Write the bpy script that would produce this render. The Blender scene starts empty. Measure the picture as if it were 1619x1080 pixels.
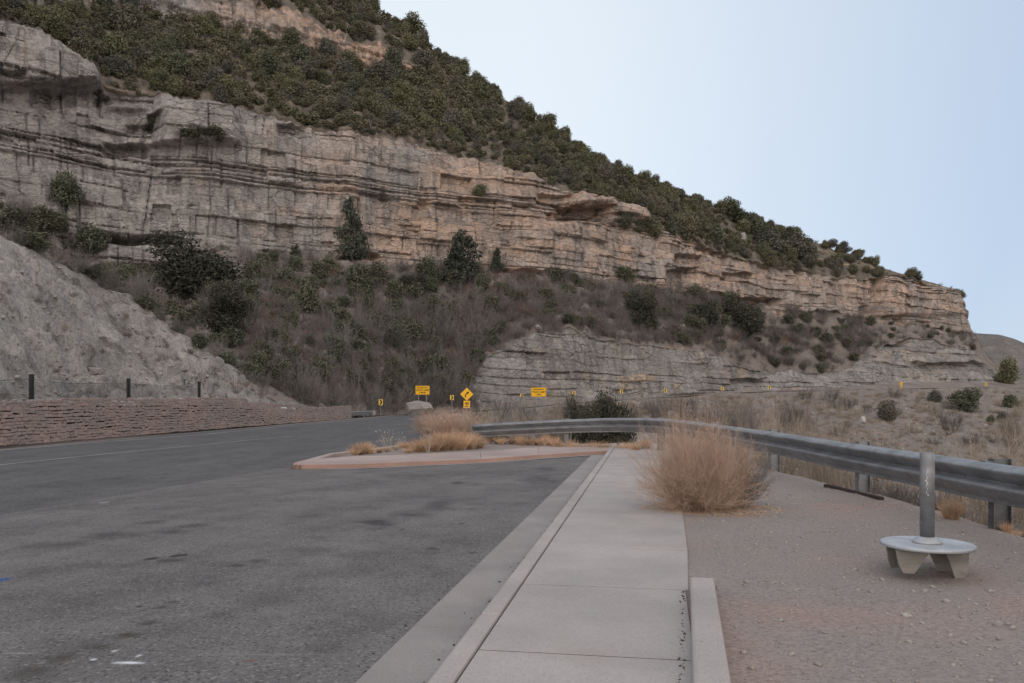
import bpy, math, random
import numpy as np
from math import radians, sin, cos, pi
from mathutils import Vector

# ------------------------------------------------------------------ basics
C = bpy.context.scene.collection
F, CX, HY, CZ = 1250.0, 809.5, 640.0, 1.62       # focal (px of the 1619 px frame), centre, horizon row, eye height
rng = np.random.default_rng(7)
random.seed(7)

def P(px, py, D):
    """point seen at (px,py) at distance D along the view axis"""
    return np.array([(px - CX) / F * D, D, CZ + (HY - py) / F * D])

def G(px, py, z=0.0):
    """point of the level z seen at (px,py)"""
    D = (CZ - z) * F / (py - HY)
    return np.array([(px - CX) / F * D, D, z])

def h1(n, s=0):
    n = (np.asarray(n).astype(np.int64) * 374761393 + s * 668265263) & 0xffffffff
    n = ((n ^ (n >> 13)) * 1274126177) & 0xffffffff
    return ((n ^ (n >> 16)) & 0xffff) / 65535.0

def h2(a, b, s=0):
    a = np.asarray(a).astype(np.int64); b = np.asarray(b).astype(np.int64)
    return h1((a * 73856093 ^ b * 19349663) & 0x7fffffff, s)

def vn(x, y, s=0):
    """smooth value noise in -1..1"""
    x = np.asarray(x, float); y = np.asarray(y, float)
    xi = np.floor(x); yi = np.floor(y); fx = x - xi; fy = y - yi
    fx = fx * fx * (3 - 2 * fx); fy = fy * fy * (3 - 2 * fy)
    a = h2(xi, yi, s); b = h2(xi + 1, yi, s); c = h2(xi, yi + 1, s); d = h2(xi + 1, yi + 1, s)
    return ((a + (b - a) * fx) * (1 - fy) + (c + (d - c) * fx) * fy) * 2 - 1

def fbm(x, y, o=4, s=0):
    r = 0; a = 1.0; t = 0
    for k in range(o):
        r = r + a * vn(x, y, s + k * 17); t += a; a *= .5
        x = x * 2.03 + 5.1; y = y * 2.03 + 1.7
    return r / t

def sst(a, b, x):
    t = np.clip((np.asarray(x, float) - a) / (b - a), 0, 1)
    return t * t * (3 - 2 * t)

def mesh_obj(name, V, Fc, mat=None, parent=None, smooth=False, attr=None):
    V = np.asarray(V, np.float32).reshape(-1, 3)
    me = bpy.data.meshes.new(name)
    if isinstance(Fc, np.ndarray):
        n, k = Fc.shape
        me.vertices.add(len(V)); me.vertices.foreach_set('co', V.ravel())
        me.loops.add(n * k); me.loops.foreach_set('vertex_index', Fc.astype(np.int32).ravel())
        me.polygons.add(n)
        me.polygons.foreach_set('loop_start', np.arange(0, n * k, k, dtype=np.int32))
        me.polygons.foreach_set('loop_total', np.full(n, k, np.int32))
        me.update(calc_edges=True)
    else:
        me.from_pydata(V.tolist(), [], Fc); me.update()
    if smooth:
        me.polygons.foreach_set('use_smooth', np.ones(len(me.polygons), bool))
    if attr is not None:
        for nm, val in attr.items():
            a = me.attributes.new(nm, 'FLOAT', 'POINT'); a.data.foreach_set('value', np.asarray(val, np.float32).ravel())
    me.validate()
    o = bpy.data.objects.new(name, me); C.objects.link(o)
    if mat: me.materials.append(mat)
    if parent: o.parent = parent
    return o

def empty(name, loc=(0, 0, 0), rz=0):
    o = bpy.data.objects.new(name, None); C.objects.link(o)
    o.location = [float(c) for c in loc]; o.rotation_euler = (0, 0, rz); o.empty_display_size = .2
    return o

def tag(o, label, cat, group=None):
    o['label'] = label; o['category'] = cat
    if group: o['group'] = group
    return o

def kind(o, k):
    o['kind'] = k; return o

def copy_tree(o, parent=None):
    c = o.copy(); C.objects.link(c); c.parent = parent
    for ch in list(o.children): copy_tree(ch, c)
    return c

class MB:
    def __init__(s): s.v = []; s.f = []
    def add(s, v, f):
        b = len(s.v); s.v += [tuple(map(float, p)) for p in v]; s.f += [tuple(i + b for i in q) for q in f]
    def box(s, c, d, rz=0, tilt=0):
        hx, hy, hz = d[0] / 2, d[1] / 2, d[2] / 2
        pts = []
        for z in (-hz, hz):
            for x, y in ((-hx, -hy), (hx, -hy), (hx, hy), (-hx, hy)):
                X, Z = x * cos(tilt) - z * sin(tilt), x * sin(tilt) + z * cos(tilt)
                pts.append((c[0] + X * cos(rz) - y * sin(rz), c[1] + X * sin(rz) + y * cos(rz), c[2] + Z))
        s.add(pts, [(3, 2, 1, 0), (4, 5, 6, 7), (0, 1, 5, 4), (1, 2, 6, 5), (2, 3, 7, 6), (3, 0, 4, 7)])
    def prism(s, poly, z0, z1):
        n = len(poly)
        zt = z1 if hasattr(z1, '__len__') else [z1] * n
        zb = z0 if hasattr(z0, '__len__') else [z0] * n
        s.add([(p[0], p[1], zb[i]) for i, p in enumerate(poly)] + [(p[0], p[1], zt[i]) for i, p in enumerate(poly)],
              [tuple(range(n - 1, -1, -1)), tuple(range(n, 2 * n))] + [(i, (i + 1) % n, n + (i + 1) % n, n + i) for i in range(n)])
    def lathe(s, prof, c=(0, 0, 0), n=32, cap=True):
        v = []; f = []
        for r, z in prof:
            for k in range(n):
                a = 2 * pi * k / n; v.append((c[0] + r * cos(a), c[1] + r * sin(a), c[2] + z))
        for i in range(len(prof) - 1):
            for k in range(n):
                f.append((i * n + k, i * n + (k + 1) % n, (i + 1) * n + (k + 1) % n, (i + 1) * n + k))
        if cap:
            f.append(tuple(range(n - 1, -1, -1))); f.append(tuple(range((len(prof) - 1) * n, len(prof) * n)))
        s.add(v, f)
    def tube(s, pts, rad, n=6):
        pts = [Vector([float(c) for c in p]) for p in pts]; v = []; f = []
        for i, p in enumerate(pts):
            t = (pts[min(i + 1, len(pts) - 1)] - pts[max(i - 1, 0)]).normalized()
            a = t.cross(Vector((0, 0, 1)))
            if a.length < 1e-3: a = Vector((1, 0, 0))
            a.normalize(); b = t.cross(a)
            r = rad[i] if hasattr(rad, '__len__') else rad
            for k in range(n):
                q = p + (a * cos(2 * pi * k / n) + b * sin(2 * pi * k / n)) * r; v.append(tuple(q))
        for i in range(len(pts) - 1):
            for k in range(n):
                f.append((i * n + k, i * n + (k + 1) % n, (i + 1) * n + (k + 1) % n, (i + 1) * n + k))
        f.append(tuple(range(n - 1, -1, -1))); f.append(tuple(range((len(pts) - 1) * n, len(pts) * n)))
        s.add(v, f)
    def build(s, name, mat, parent=None, smooth=False, bevel=0):
        o = mesh_obj(name, s.v, s.f, mat, parent, smooth)
        if bevel:
            m = o.modifiers.new('bevel', 'BEVEL'); m.width = bevel; m.segments = 2; m.limit_method = 'ANGLE'; m.angle_limit = radians(40)
        return o

# ------------------------------------------------------------------ materials
class NT:
    def __init__(s, name, rough=.9, spec=.2):
        s.m = bpy.data.materials.new(name); s.m.use_nodes = True
        s.t = s.m.node_tree; s.b = s.t.nodes['Principled BSDF']
        s.b.inputs['Roughness'].default_value = rough; s.b.inputs['Specular IOR Level'].default_value = spec
        s.pos = s.n('ShaderNodeNewGeometry').outputs['Position']
    def n(s, t): return s.t.nodes.new(t)
    def l(s, a, b): s.t.links.new(a, b)
    def setv(s, sock, v):
        if hasattr(v, 'is_output') or isinstance(v, bpy.types.NodeSocket): s.l(v, sock)
        else: sock.default_value = v
    def map(s, scale, vec=None, loc=(0, 0, 0), rot=(0, 0, 0)):
        m = s.n('ShaderNodeMapping'); s.l(vec or s.pos, m.inputs['Vector'])
        m.inputs['Scale'].default_value = scale if hasattr(scale, '__len__') else (scale,) * 3
        m.inputs['Location'].default_value = loc; m.inputs['Rotation'].default_value = rot
        return m.outputs[0]
    def noise(s, scale, detail=4, rough=.55, vec=None, loc=(0, 0, 0), dist=0):
        t = s.n('ShaderNodeTexNoise'); t.inputs['Scale'].default_value = 1.0
        t.inputs['Detail'].default_value = detail; t.inputs['Roughness'].default_value = rough; t.inputs['Distortion'].default_value = dist
        s.l(s.map(scale, vec, loc), t.inputs['Vector'])
        return t.outputs['Fac']
    def ramp(s, fac, stops):
        r = s.n('ShaderNodeValToRGB'); s.l(fac, r.inputs[0]); e = r.color_ramp.elements
        while len(e) < len(stops): e.new(.5)
        for k, (p, c) in zip(e, stops):
            k.position = p; k.color = (*c, 1) if hasattr(c, '__len__') else (c, c, c, 1)
        return r.outputs[0]
    def mix(s, fac, a, b, mode='MIX'):
        m = s.n('ShaderNodeMix'); m.data_type = 'RGBA'; m.blend_type = mode
        s.setv(m.inputs[0], fac)
        for k, v in ((6, a), (7, b)):
            s.setv(m.inputs[k], (*v, 1) if isinstance(v, tuple) and len(v) == 3 else v)
        return m.outputs[2]
    def math(s, op, a, b=0.0, clamp=False):
        m = s.n('ShaderNodeMath'); m.operation = op; m.use_clamp = clamp
        s.setv(m.inputs[0], a); s.setv(m.inputs[1], b); return m.outputs[0]
    def attr(s, name):
        a = s.n('ShaderNodeAttribute'); a.attribute_name = name; return a.outputs['Fac']
    def rand(s): return s.n('ShaderNodeObjectInfo').outputs['Random']
    def col(s, c):
        s.setv(s.b.inputs['Base Color'], (*c, 1) if isinstance(c, tuple) else c); return s
    def bump(s, h, strength=.5, dist=.1):
        b = s.n('ShaderNodeBump'); b.inputs['Strength'].default_value = strength; b.inputs['Distance'].default_value = dist
        s.l(h, b.inputs['Height']); s.l(b.outputs[0], s.b.inputs['Normal']); return s

def m_rock(name, grey, buff, stain, lift=0.0):
    t = NT(name, .95, .1)
    big = t.noise((.045, .045, .03), 3)
    f = t.math('ADD', t.attr('tint'), t.math('MULTIPLY', t.math('SUBTRACT', big, .5), 1.6))
    f = t.math('ADD', f, t.math('MULTIPLY', t.math('SUBTRACT', t.noise((.35, .35, .1), 4), .5), .7), True)
    c = t.mix(f, grey, buff)
    st = t.noise((.55, .55, .035), 4, .6)                     # vertical water stains
    c = t.mix(t.math('MULTIPLY', t.ramp(st, [(.48, 0.0), (.62, 1.0)]), t.math('ADD', .40, t.math('MULTIPLY', big, .7))), c, stain)
    pl = t.noise((.9, .9, .06), 3, .6, loc=(31, 7, 3))         # pale mineral runs
    c = t.mix(t.math('MULTIPLY', t.ramp(pl, [(.60, 0.0), (.72, 1.0)]), .35), c, tuple(min(1, x * 1.5) for x in grey))
    ly = t.noise((.035, .035, 1.6), 5, .65)                   # beds of slightly different stone
    c = t.mix(1.0, c, t.ramp(ly, [(.32, .87), (.5, 1.0), (.7, 1.06)]), 'MULTIPLY')
    def vor(scale, feat):
        v = t.n('ShaderNodeTexVoronoi'); v.feature = feat; v.inputs['Scale'].default_value = 1; w_ = t.n('ShaderNodeVectorMath'); w_.operation = 'ADD'
        t.l(t.map(scale), w_.inputs[0]); nz_ = t.n('ShaderNodeTexNoise'); nz_.inputs['Scale'].default_value = .5; nz_.inputs['Detail'].default_value = 4; t.l(t.pos, nz_.inputs['Vector'])
        sc_ = t.n('ShaderNodeVectorMath'); sc_.operation = 'SCALE'; sc_.inputs['Scale'].default_value = .45; t.l(nz_.outputs['Color'], sc_.inputs[0]); t.l(sc_.outputs[0], w_.inputs[1]); t.l(w_.outputs[0], v.inputs['Vector']); return v
    cell = vor((.16, .16, .42), 'F1'); edge = vor((.16, .16, .42), 'DISTANCE_TO_EDGE')
    hs = t.n('ShaderNodeSeparateColor'); t.l(cell.outputs['Color'], hs.inputs[0])
    c = t.mix(1.0, c, t.ramp(hs.outputs[0], [(0, .80), (.5, 1.0), (1, 1.16)]), 'MULTIPLY')
    c = t.mix(t.math('MULTIPLY', t.ramp(hs.outputs[1], [(.72, 0.0), (.8, .55)]), t.ramp(f, [(.15, 0.0), (.5, 1.0)])), c, tuple(x * 1.05 for x in buff))
    crk = t.math('MULTIPLY', t.ramp(edge.outputs['Distance'], [(.006, 1.0), (.03, 0.0)]), t.ramp(t.noise(.11, 3, loc=(5, 5, 5)), [(.46, 0.0), (.58, 1.0)]))
    c = t.mix(t.math('MULTIPLY', crk, .42), c, tuple(x * .4 for x in grey))
    ws = t.noise((.16, .16, .018), 4, .55, loc=(11, 2, 9))          # broad soft stains down the face
    c = t.mix(t.math('MULTIPLY', t.ramp(ws, [(.50, 0.0), (.68, 1.0)]), .55), c, tuple(x * 1.25 for x in stain))
    sp = t.noise((1.7, 1.7, 2.2), 5, .7)
    c = t.mix(1.0, c, t.ramp(sp, [(.3, .72), (.5, 1.0), (.72, 1.2)]), 'MULTIPLY')
    t.col(c)
    e2 = vor((.5, .5, .85), 'DISTANCE_TO_EDGE'); c2_ = vor((.5, .5, .85), 'F1'); h2_ = t.n('ShaderNodeSeparateColor'); t.l(c2_.outputs['Color'], h2_.inputs[0])
    h = t.math('ADD', t.math('MULTIPLY', t.noise((.9, .9, 1.5), 6, .72), .9), t.math('ADD', t.math('MULTIPLY', t.noise((2.5, 2.5, 3.4), 4, .7), .5), t.math('ADD', t.math('MULTIPLY', h2_.outputs[0], .28), t.math('MULTIPLY', t.ramp(e2.outputs['Distance'], [(.0, 0.0), (.05, 1.0)]), .22))))
    h = t.math('SUBTRACT', h, t.math('MULTIPLY', crk, .8))
    t.bump(h, 1.0, .9)
    return t.m

def m_soil(name, a, b, c3, scale=.3, bump=.5, bd=.3, speck=None, fs=22):
    t = NT(name, .97, .05)
    c = t.mix(t.ramp(t.noise(scale, 5, .6), [(.38, 0.0), (.62, 1.0)]), a, b)
    c = t.mix(t.ramp(t.noise(scale * 3.1, 4, .6, loc=(9, 3, 1)), [(.5, 0.0), (.68, 1.0)]), c, c3)
    fine = t.noise(scale * fs, 4, .7)
    c = t.mix(1.0, c, t.ramp(fine, [(.3, .65), (.5, 1.0), (.72, 1.25)]), 'MULTIPLY')
    if speck:
        v = t.n('ShaderNodeTexVoronoi'); v.inputs['Scale'].default_value = speck; t.l(t.pos, v.inputs['Vector'])
        c = t.mix(t.ramp(v.outputs['Distance'], [(.0, .55), (.16, 0.0)]), c, tuple(min(1, x * 1.7) for x in a))
    t.col(c).bump(t.math('ADD', t.noise(scale * 5, 5, .65), t.math('MULTIPLY', fine, .4)), bump, bd)
    return t.m

def m_leaf(name, cols, var=.25, wscale=.12):
    """foliage: colour drifts from plant to plant, from clump to clump and from leaf to leaf"""
    t = NT(name, .8, .15)
    n = len(cols)
    c = t.ramp(t.math('ADD', t.math('MULTIPLY', t.rand(), .7), t.math('MULTIPLY', t.noise(wscale, 2), .4)), [(i / max(1, n - 1), cc) for i, cc in enumerate(cols)])
    c = t.mix(1.0, c, t.ramp(t.noise(1.1, 3, .6), [(.3, 1 - var), (.5, 1.0), (.7, 1 + var * 1.5)]), 'MULTIPLY')
    t.col(c); return t.m

def m_twig(name, a, b, tip=None):
    t = NT(name, .9, .1)
    c = t.mix(t.attr('tone'), a, b)
    c = t.mix(1.0, c, t.ramp(t.rand(), [(0, .66), (1, 1.3)]), 'MULTIPLY')
    t.col(c); return t.m

def m_plain(name, c, rough=.6, spec=.3, metal=0, var=.12, scale=6):
    t = NT(name, rough, spec); t.b.inputs['Metallic'].default_value = metal
    t.col(t.mix(1.0, c, t.ramp(t.noise(scale, 4), [(.3, 1 - var), (.7, 1 + var)]), 'MULTIPLY')); return t.m

def m_galv(name, c, rough=.45, metal=.75):
    t = NT(name, rough, .4); t.b.inputs['Metallic'].default_value = metal
    k = t.mix(t.ramp(t.noise((2, 2, 5), 5, .65), [(.4, 0.0), (.62, 1.0)]), c, tuple(x * .68 for x in c))
    k = t.mix(t.ramp(t.noise(16, 3, .6), [(.62, 0.0), (.75, .8)]), k, tuple(min(1, x * 1.35) for x in c))
    t.l(t.ramp(t.noise(9, 4), [(.3, rough - .1), (.7, rough + .2)]), t.b.inputs['Roughness'])
    t.col(k).bump(t.noise(14, 4), .15, .01); return t.m

def m_conc(name, a, b, scale=1.2):
    t = NT(name, .9, .2)
    c = t.mix(t.ramp(t.noise(scale, 5, .6), [(.35, 0.0), (.65, 1.0)]), a, b)
    c = t.mix(1.0, c, t.ramp(t.noise(.35, 3), [(.35, .86), (.65, 1.09)]), 'MULTIPLY')
    c = t.mix(1.0, c, t.ramp(t.noise(70, 4, .7), [(.3, .82), (.5, 1.0), (.7, 1.14)]), 'MULTIPLY')
    c = t.mix(t.ramp(t.noise(5, 4, .7, loc=(3, 8, 2)), [(.66, 0.0), (.78, .6)]), c, tuple(x * .6 for x in a))
    c = t.mix(t.ramp(t.noise((.9, .9, .9), 6, .7, loc=(1, 8, 5)), [(.55, 0.0), (.70, .45)]), c, tuple(x * q for x, q in zip(a, (.78, .74, .70))))
    c = t.mix(t.ramp(t.noise(28, 2, .5, loc=(6, 1, 2)), [(.74, 0.0), (.77, .7)]), c, tuple(x * .4 for x in a))
    t.col(c).bump(t.math('ADD', t.noise(90, 3), t.math('MULTIPLY', t.noise(9, 3), .6)), .25, .01); return t.m

M = {}
M['rock'] = m_rock('cliff_rock', (.42, .395, .375), (.62, .455, .35), (.20, .19, .185))
M['rock_low'] = m_rock('roadside_rock', (.365, .355, .345), (.52, .41, .31), (.22, .21, .205))
M['hill'] = m_soil('hillside_soil', (.165, .145, .122), (.12, .11, .09), (.25, .205, .165), .12, .6, .5)
M['talus'] = m_soil('talus_soil', (.225, .203, .186), (.165, .15, .14), (.24, .178, .147), .14, .6, .5)
M['bank'] = m_soil('bank_soil', (.245, .222, .205), (.18, .166, .155), (.265, .205, .172), .13, .6, .5, 1.1)
M['rubble'] = m_soil('rubble_soil', (.40, .385, .365), (.29, .278, .265), (.15, .138, .125), .22, 1.0, .4, 2.6)
M['far'] = m_soil('far_hill_soil', (.17, .16, .15), (.135, .13, .125), (.2, .18, .165), .02, .4, 2)
M['dirt'] = m_soil('dirt', (.285, .258, .242), (.235, .216, .205), (.30, .232, .205), .13, .5, .02, 24, 260)
M['conc'] = m_conc('concrete', (.40, .378, .366), (.345, .328, .320))
M['kerb'] = m_conc('kerb_concrete', (.405, .38, .368), (.345, .325, .316))
M['gutter'] = m_conc('gutter_concrete', (.31, .292, .285), (.255, .243, .238))
M['redkerb'] = m_conc('red_kerb_paint', (.43, .28, .23), (.37, .255, .215), 2.5)
M['joint'] = m_plain('joint_dirt', (.115, .10, .092), .95, .05, 0, .3, 20)
M['walk'] = m_conc('island_concrete', (.41, .34, .315), (.36, .305, .285))
M['post'] = m_plain('black_steel', (.02, .02, .02), .6)
M['galv'] = m_galv('galvanised_steel', (.28, .29, .305), .5, .55)
M['galv_dark'] = m_galv('dark_steel', (.16, .165, .175), .55, .6)
M['plate'] = m_galv('step_plate_metal', (.47, .50, .53), .5, .35)
M['fin'] = m_galv('fin_metal', (.33, .315, .285), .7, .2)
M['wood'] = m_plain('dark_timber', (.055, .045, .04), .9, .1)
M['yellow'] = m_plain('sign_yellow', (.85, .47, .01), .45, .4, 0, .04)
M['yellow_pale'] = m_plain('chevron_yellow', (.88, .60, .10), .45, .4, 0, .04)
M['black'] = m_plain('sign_black', (.015, .012, .01), .5)
M['white'] = m_plain('white_paint', (.62, .61, .58), .8, .2, 0, .25, 9)
M['boulder'] = m_soil('boulder_rock', (.31, .30, .29), (.22, .215, .21), (.36, .33, .3), .5, .8, .15)
M['darkrock'] = m_soil('dark_boulder_rock', (.17, .162, .155), (.13, .125, .12), (.20, .185, .17), .5, .8, .15)
M['stone'] = m_soil('loose_stone', (.36, .345, .325), (.25, .23, .215), (.42, .37, .33), 1.5, .4, .05)
M['palestone'] = m_soil('pale_stone', (.58, .56, .53), (.48, .46, .44), (.62, .58, .54), 1.5, .4, .05)

M['juniper'] = m_leaf('juniper_leaves', wscale=.22, cols= [(.085, .096, .078), (.12, .130, .092), (.185, .185, .108), (.165, .155, .13), (.105, .122, .10)])
M['juniper_dark'] = m_leaf('dark_juniper_leaves', [(.050, .054, .042), (.072, .076, .056), (.062, .060, .048)])
M['pine'] = m_leaf('pine_needles', [(.062, .072, .058), (.09, .10, .078)])
M['shrub'] = m_leaf('shrub_leaves', [(.085, .094, .070), (.135, .142, .098), (.12, .118, .092)])
M['rust'] = m_leaf('rust_leaves', [(.19, .122, .095), (.23, .125, .09), (.17, .118, .098)])
M['grey_twig'] = m_twig('grey_twigs', (.125, .118, .112), (.215, .205, .195))
M['mauve_twig'] = m_twig('mauve_twigs', (.13, .114, .108), (.215, .195, .184))
M['beige_twig'] = m_twig('beige_twigs', (.20, .17, .14), (.36, .31, .25))
M['straw_twig'] = m_twig('straw_twigs', (.27, .195, .158), (.53, .40, .31))
M['straw'] = m_twig('dry_grass_blades', (.44, .29, .19), (.66, .49, .34))
M['bark'] = m_plain('bark', (.075, .062, .055), .95, .05, 0, .3, 5)
M['bark_pale'] = m_plain('pale_bark', (.20, .155, .12), .95, .05, 0, .3, 8)
M['seed'] = m_plain('pale_seed_heads', (.50, .46, .37), .9, .1)

# asphalt: aggregate speckle, tyre wear, and the oil and paint stains of the photograph where they lie
def m_asphalt(name, a, b, stains=(), lanes=0.0, rot=0.0):
    t = NT(name, .88, .25)
    c = t.mix(t.ramp(t.noise(.5, 5, .6), [(.35, 0.0), (.65, 1.0)]), a, b)
    c = t.mix(1.0, c, t.ramp(t.noise((1.1, .16, 1), 4, .6, vec=t.map((1, 1, 1), rot=(0, 0, rot))), [(.35, .84), (.5, 1.0), (.68, 1.1)]), 'MULTIPLY')
    c = t.mix(1.0, c, t.ramp(t.noise(120, 3, .7), [(.3, .62), (.5, 1.0), (.72, 1.5)]), 'MULTIPLY')
    c = t.mix(1.0, c, t.ramp(t.noise(34, 4, .75, loc=(2, 5, 1)), [(.34, .72), (.5, 1.0), (.68, 1.28)]), 'MULTIPLY')
    c = t.mix(1.0, c, t.ramp(t.noise(1.9, 5, .68, loc=(7, 1, 4)), [(.36, .80), (.5, 1.0), (.66, 1.10)]), 'MULTIPLY')
    v_ = t.n('ShaderNodeTexVoronoi'); v_.inputs['Scale'].default_value = 55; t.l(t.pos, v_.inputs['Vector'])
    vs_ = t.n('ShaderNodeSeparateColor'); t.l(v_.outputs['Color'], vs_.inputs[0])
    c = t.mix(t.math('MULTIPLY', t.ramp(vs_.outputs[0], [(.93, 0.0), (.95, 1.0)]), .5), c, (.30, .29, .28))
    c = t.mix(t.math('MULTIPLY', t.ramp(vs_.outputs[1], [(.92, 0.0), (.94, 1.0)]), .6), c, (.03, .03, .03))
    warp = t.noise(3.2, 4, .6); warp2 = t.noise(1.3, 5, .65, loc=(4, 9, 0))
    for (px, py, w, d, ang, col, amt, soft) in stains:
        g = G(px, py)
        m = t.n('ShaderNodeMapping'); m.vector_type = 'TEXTURE'; t.l(t.pos, m.inputs['Vector'])
        m.inputs['Location'].default_value = (g[0], g[1], 0); m.inputs['Rotation'].default_value = (0, 0, ang); m.inputs['Scale'].default_value = (w, d, 50)
        ln = t.n('ShaderNodeVectorMath'); ln.operation = 'LENGTH'; t.l(m.outputs[0], ln.inputs[0])
        r = t.math('ADD', ln.outputs['Value'], t.math('ADD', t.math('MULTIPLY', t.math('SUBTRACT', warp, .5), 1.6), t.math('MULTIPLY', t.math('SUBTRACT', warp2, .5), 1.6)))
        c = t.mix(t.math('MULTIPLY', t.ramp(r, [(max(0, 1 - soft) * .6, 1.0), (.62 + soft * .35, 0.0)]), min(1, amt * 1.35)), c, col)
    t.col(c).bump(t.noise(150, 3), .35, .008)
    return t.m

dk = (.038, .037, .038)
def st_(x, y, hw, hh, col=dk, amt=.5, soft=.7):
    D = CZ * F / (y - HY); return (x, y, hw / F * D, hh * D * D / (CZ * F), 0, col, amt, soft)
br, wp = (.05, .042, .036), (.62, .66, .70)
lot_stains = [st_(*q) for q in (
    (600, 828, 42, 13, dk, .62, .6), (645, 815, 42, 7, dk, .45, .8), (692, 796, 32, 15, dk, .42, .8), (722, 764, 18, 3, dk, .6), (855, 758, 48, 12, dk, .42, .9), (860, 742, 40, 5, dk, .45, .8), (640, 752, 60, 6, dk, .3, .9),
    (745, 805, 9, 2, dk, .55), (730, 828, 9, 2, dk, .55), (681, 868, 16, 4, dk, .6), (636, 838, 9, 2, dk, .5), (748, 875, 13, 3, dk, .5), (570, 880, 60, 12, dk, .22, .9), (590, 980, 70, 22, dk, .22, .9), (430, 945, 60, 16, dk, .22, .9), (480, 870, 70, 8, dk, .22, .9),
    (95, 862, 70, 9, dk, .38, .9), (175, 847, 55, 9, dk, .42, .8), (235, 827, 40, 6, dk, .42, .8), (270, 842, 45, 6, dk, .5, .8), (312, 831, 30, 6, dk, .5, .8), (160, 895, 80, 7, dk, .3, .9), (60, 905, 60, 10, dk, .25, .9),
    (240, 884, 15, 4, dk, .8, .5), (283, 879, 15, 3, dk, .7, .5), (266, 887, 26, 3, dk, .5, .6), (375, 895, 22, 4, dk, .5, .8), (405, 888, 26, 5, dk, .5, .8),
    (220, 960, 11, 4, dk, .85, .5), (255, 961, 20, 5, dk, .7, .6), (275, 953, 18, 4, dk, .7, .6), (240, 985, 24, 9, br, .5, .8), (200, 1006, 38, 10, br, .7, .7), (160, 1024, 44, 12, br, .6, .8), (105, 1042, 52, 14, br, .6, .8), (55, 1062, 52, 16, br, .5, .9),
    (205, 1049, 40, 4, wp, .95, .5), (219, 1038, 8, 6, wp, .8, .6), (147, 1044, 12, 4, wp, .9, .5), (180, 1031, 10, 4, (.5, .5, .48), .8, .6), (30, 1034, 50, 2, (.3, .29, .29), .5, .6), (1, 918, 14, 5, (.04, .09, .22), .8, .6), (397, 1046, 14, 3, (.16, .07, .07), .6, .8), (440, 1036, 150, 2, (.22, .21, .21), .3, .9), (165, 795, 8, 2, (.3, .29, .29), .6, .6))]
M['lot'] = m_asphalt('lot_asphalt', (.156, .151, .150), (.124, .121, .121), lot_stains, 0, .5)
M['road'] = m_asphalt('road_asphalt', (.108, .109, .114), (.088, .090, .095), [], 0, .05)
M['line'] = m_asphalt('worn_line_paint', (.42, .41, .40), (.30, .29, .285))

# stacked split stone of the retaining wall
def m_wall():
    t = NT('split_stone', .95, .1)
    c = t.mix(t.attr('tone'), (.40, .30, .27), (.30, .255, .238))
    c = t.mix(t.ramp(t.noise(.4, 4, .6), [(.4, 0.0), (.65, .6)]), c, (.26, .235, .222))
    c = t.mix(1.0, c, t.ramp(t.noise(9, 4, .7), [(.3, .7), (.7, 1.25)]), 'MULTIPLY')
    t.col(c).bump(t.noise((9, 9, 20), 5, .7), .7, .05); return t.m
M['wall'] = m_wall()

# ------------------------------------------------------------------ sky and light
W = bpy.data.worlds.new('World'); bpy.context.scene.world = W; W.use_nodes = True
wt = W.node_tree; bg = wt.nodes['Background']
SUN_EL, SUN_ROT = radians(26), radians(178)
sky = wt.nodes.new('ShaderNodeTexSky'); sky.sky_type = 'NISHITA'; sky.sun_disc = False
sky.sun_elevation = SUN_EL; sky.sun_rotation = SUN_ROT; sky.air_density = 1.0; sky.dust_density = 1.0; sky.ozone_density = 1.5
bg.inputs['Strength'].default_value = .15
def wn(t): return wt.nodes.new(t)
tc = wn('ShaderNodeTexCoord'); nrm = wn('ShaderNodeVectorMath'); nrm.operation = 'NORMALIZE'; wt.links.new(tc.outputs['Generated'], nrm.inputs[0])
dot = wn('ShaderNodeVectorMath'); dot.operation = 'DOT_PRODUCT'; wt.links.new(nrm.outputs[0], dot.inputs[0])
_ga, _ge = radians(-14), radians(22); dot.inputs[1].default_value = (sin(_ga) * cos(_ge), cos(_ga) * cos(_ge), sin(_ge))
rp = wn('ShaderNodeValToRGB'); wt.links.new(dot.outputs['Value'], rp.inputs[0]); e = rp.color_ramp.elements
while len(e) < 5: e.new(.5)
for el, (p, c) in zip(e, [(.30, (6.6, 6.0, 5.7)), (.57, (3.75, 4.25, 5.15)), (.70, (3.3, 4.0, 5.05)), (.86, (4.35, 4.9, 5.6)), (.97, (5.4, 5.85, 6.2))]):
    el.position = p; el.color = (*c, 1)
wm = wn('ShaderNodeMix'); wm.data_type = 'RGBA'; wm.inputs[0].default_value = .88
wt.links.new(sky.outputs[0], wm.inputs[6]); wt.links.new(rp.outputs[0], wm.inputs[7]); wt.links.new(wm.outputs[2], bg.inputs['Color'])

sl = bpy.data.lights.new('sun', 'SUN'); sl.energy = .8; sl.angle = radians(70); sl.color = (1, .87, .78)
so = bpy.data.objects.new('sun', sl); C.objects.link(so)
# direction towards the sun for a Nishita sky: rotation 0 = +Y, clockwise from above
sd = Vector((sin(SUN_ROT) * cos(SUN_EL), cos(SUN_ROT) * cos(SUN_EL), sin(SUN_EL)))
so.rotation_euler = sd.to_track_quat('Z', 'Y').to_euler()
so.location = (0, -20, 40)

# ------------------------------------------------------------------ the mountain: profile lines
def I(x, pts):
    a = np.array(pts, float); return np.interp(x, a[:, 0], a[:, 1])

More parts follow.
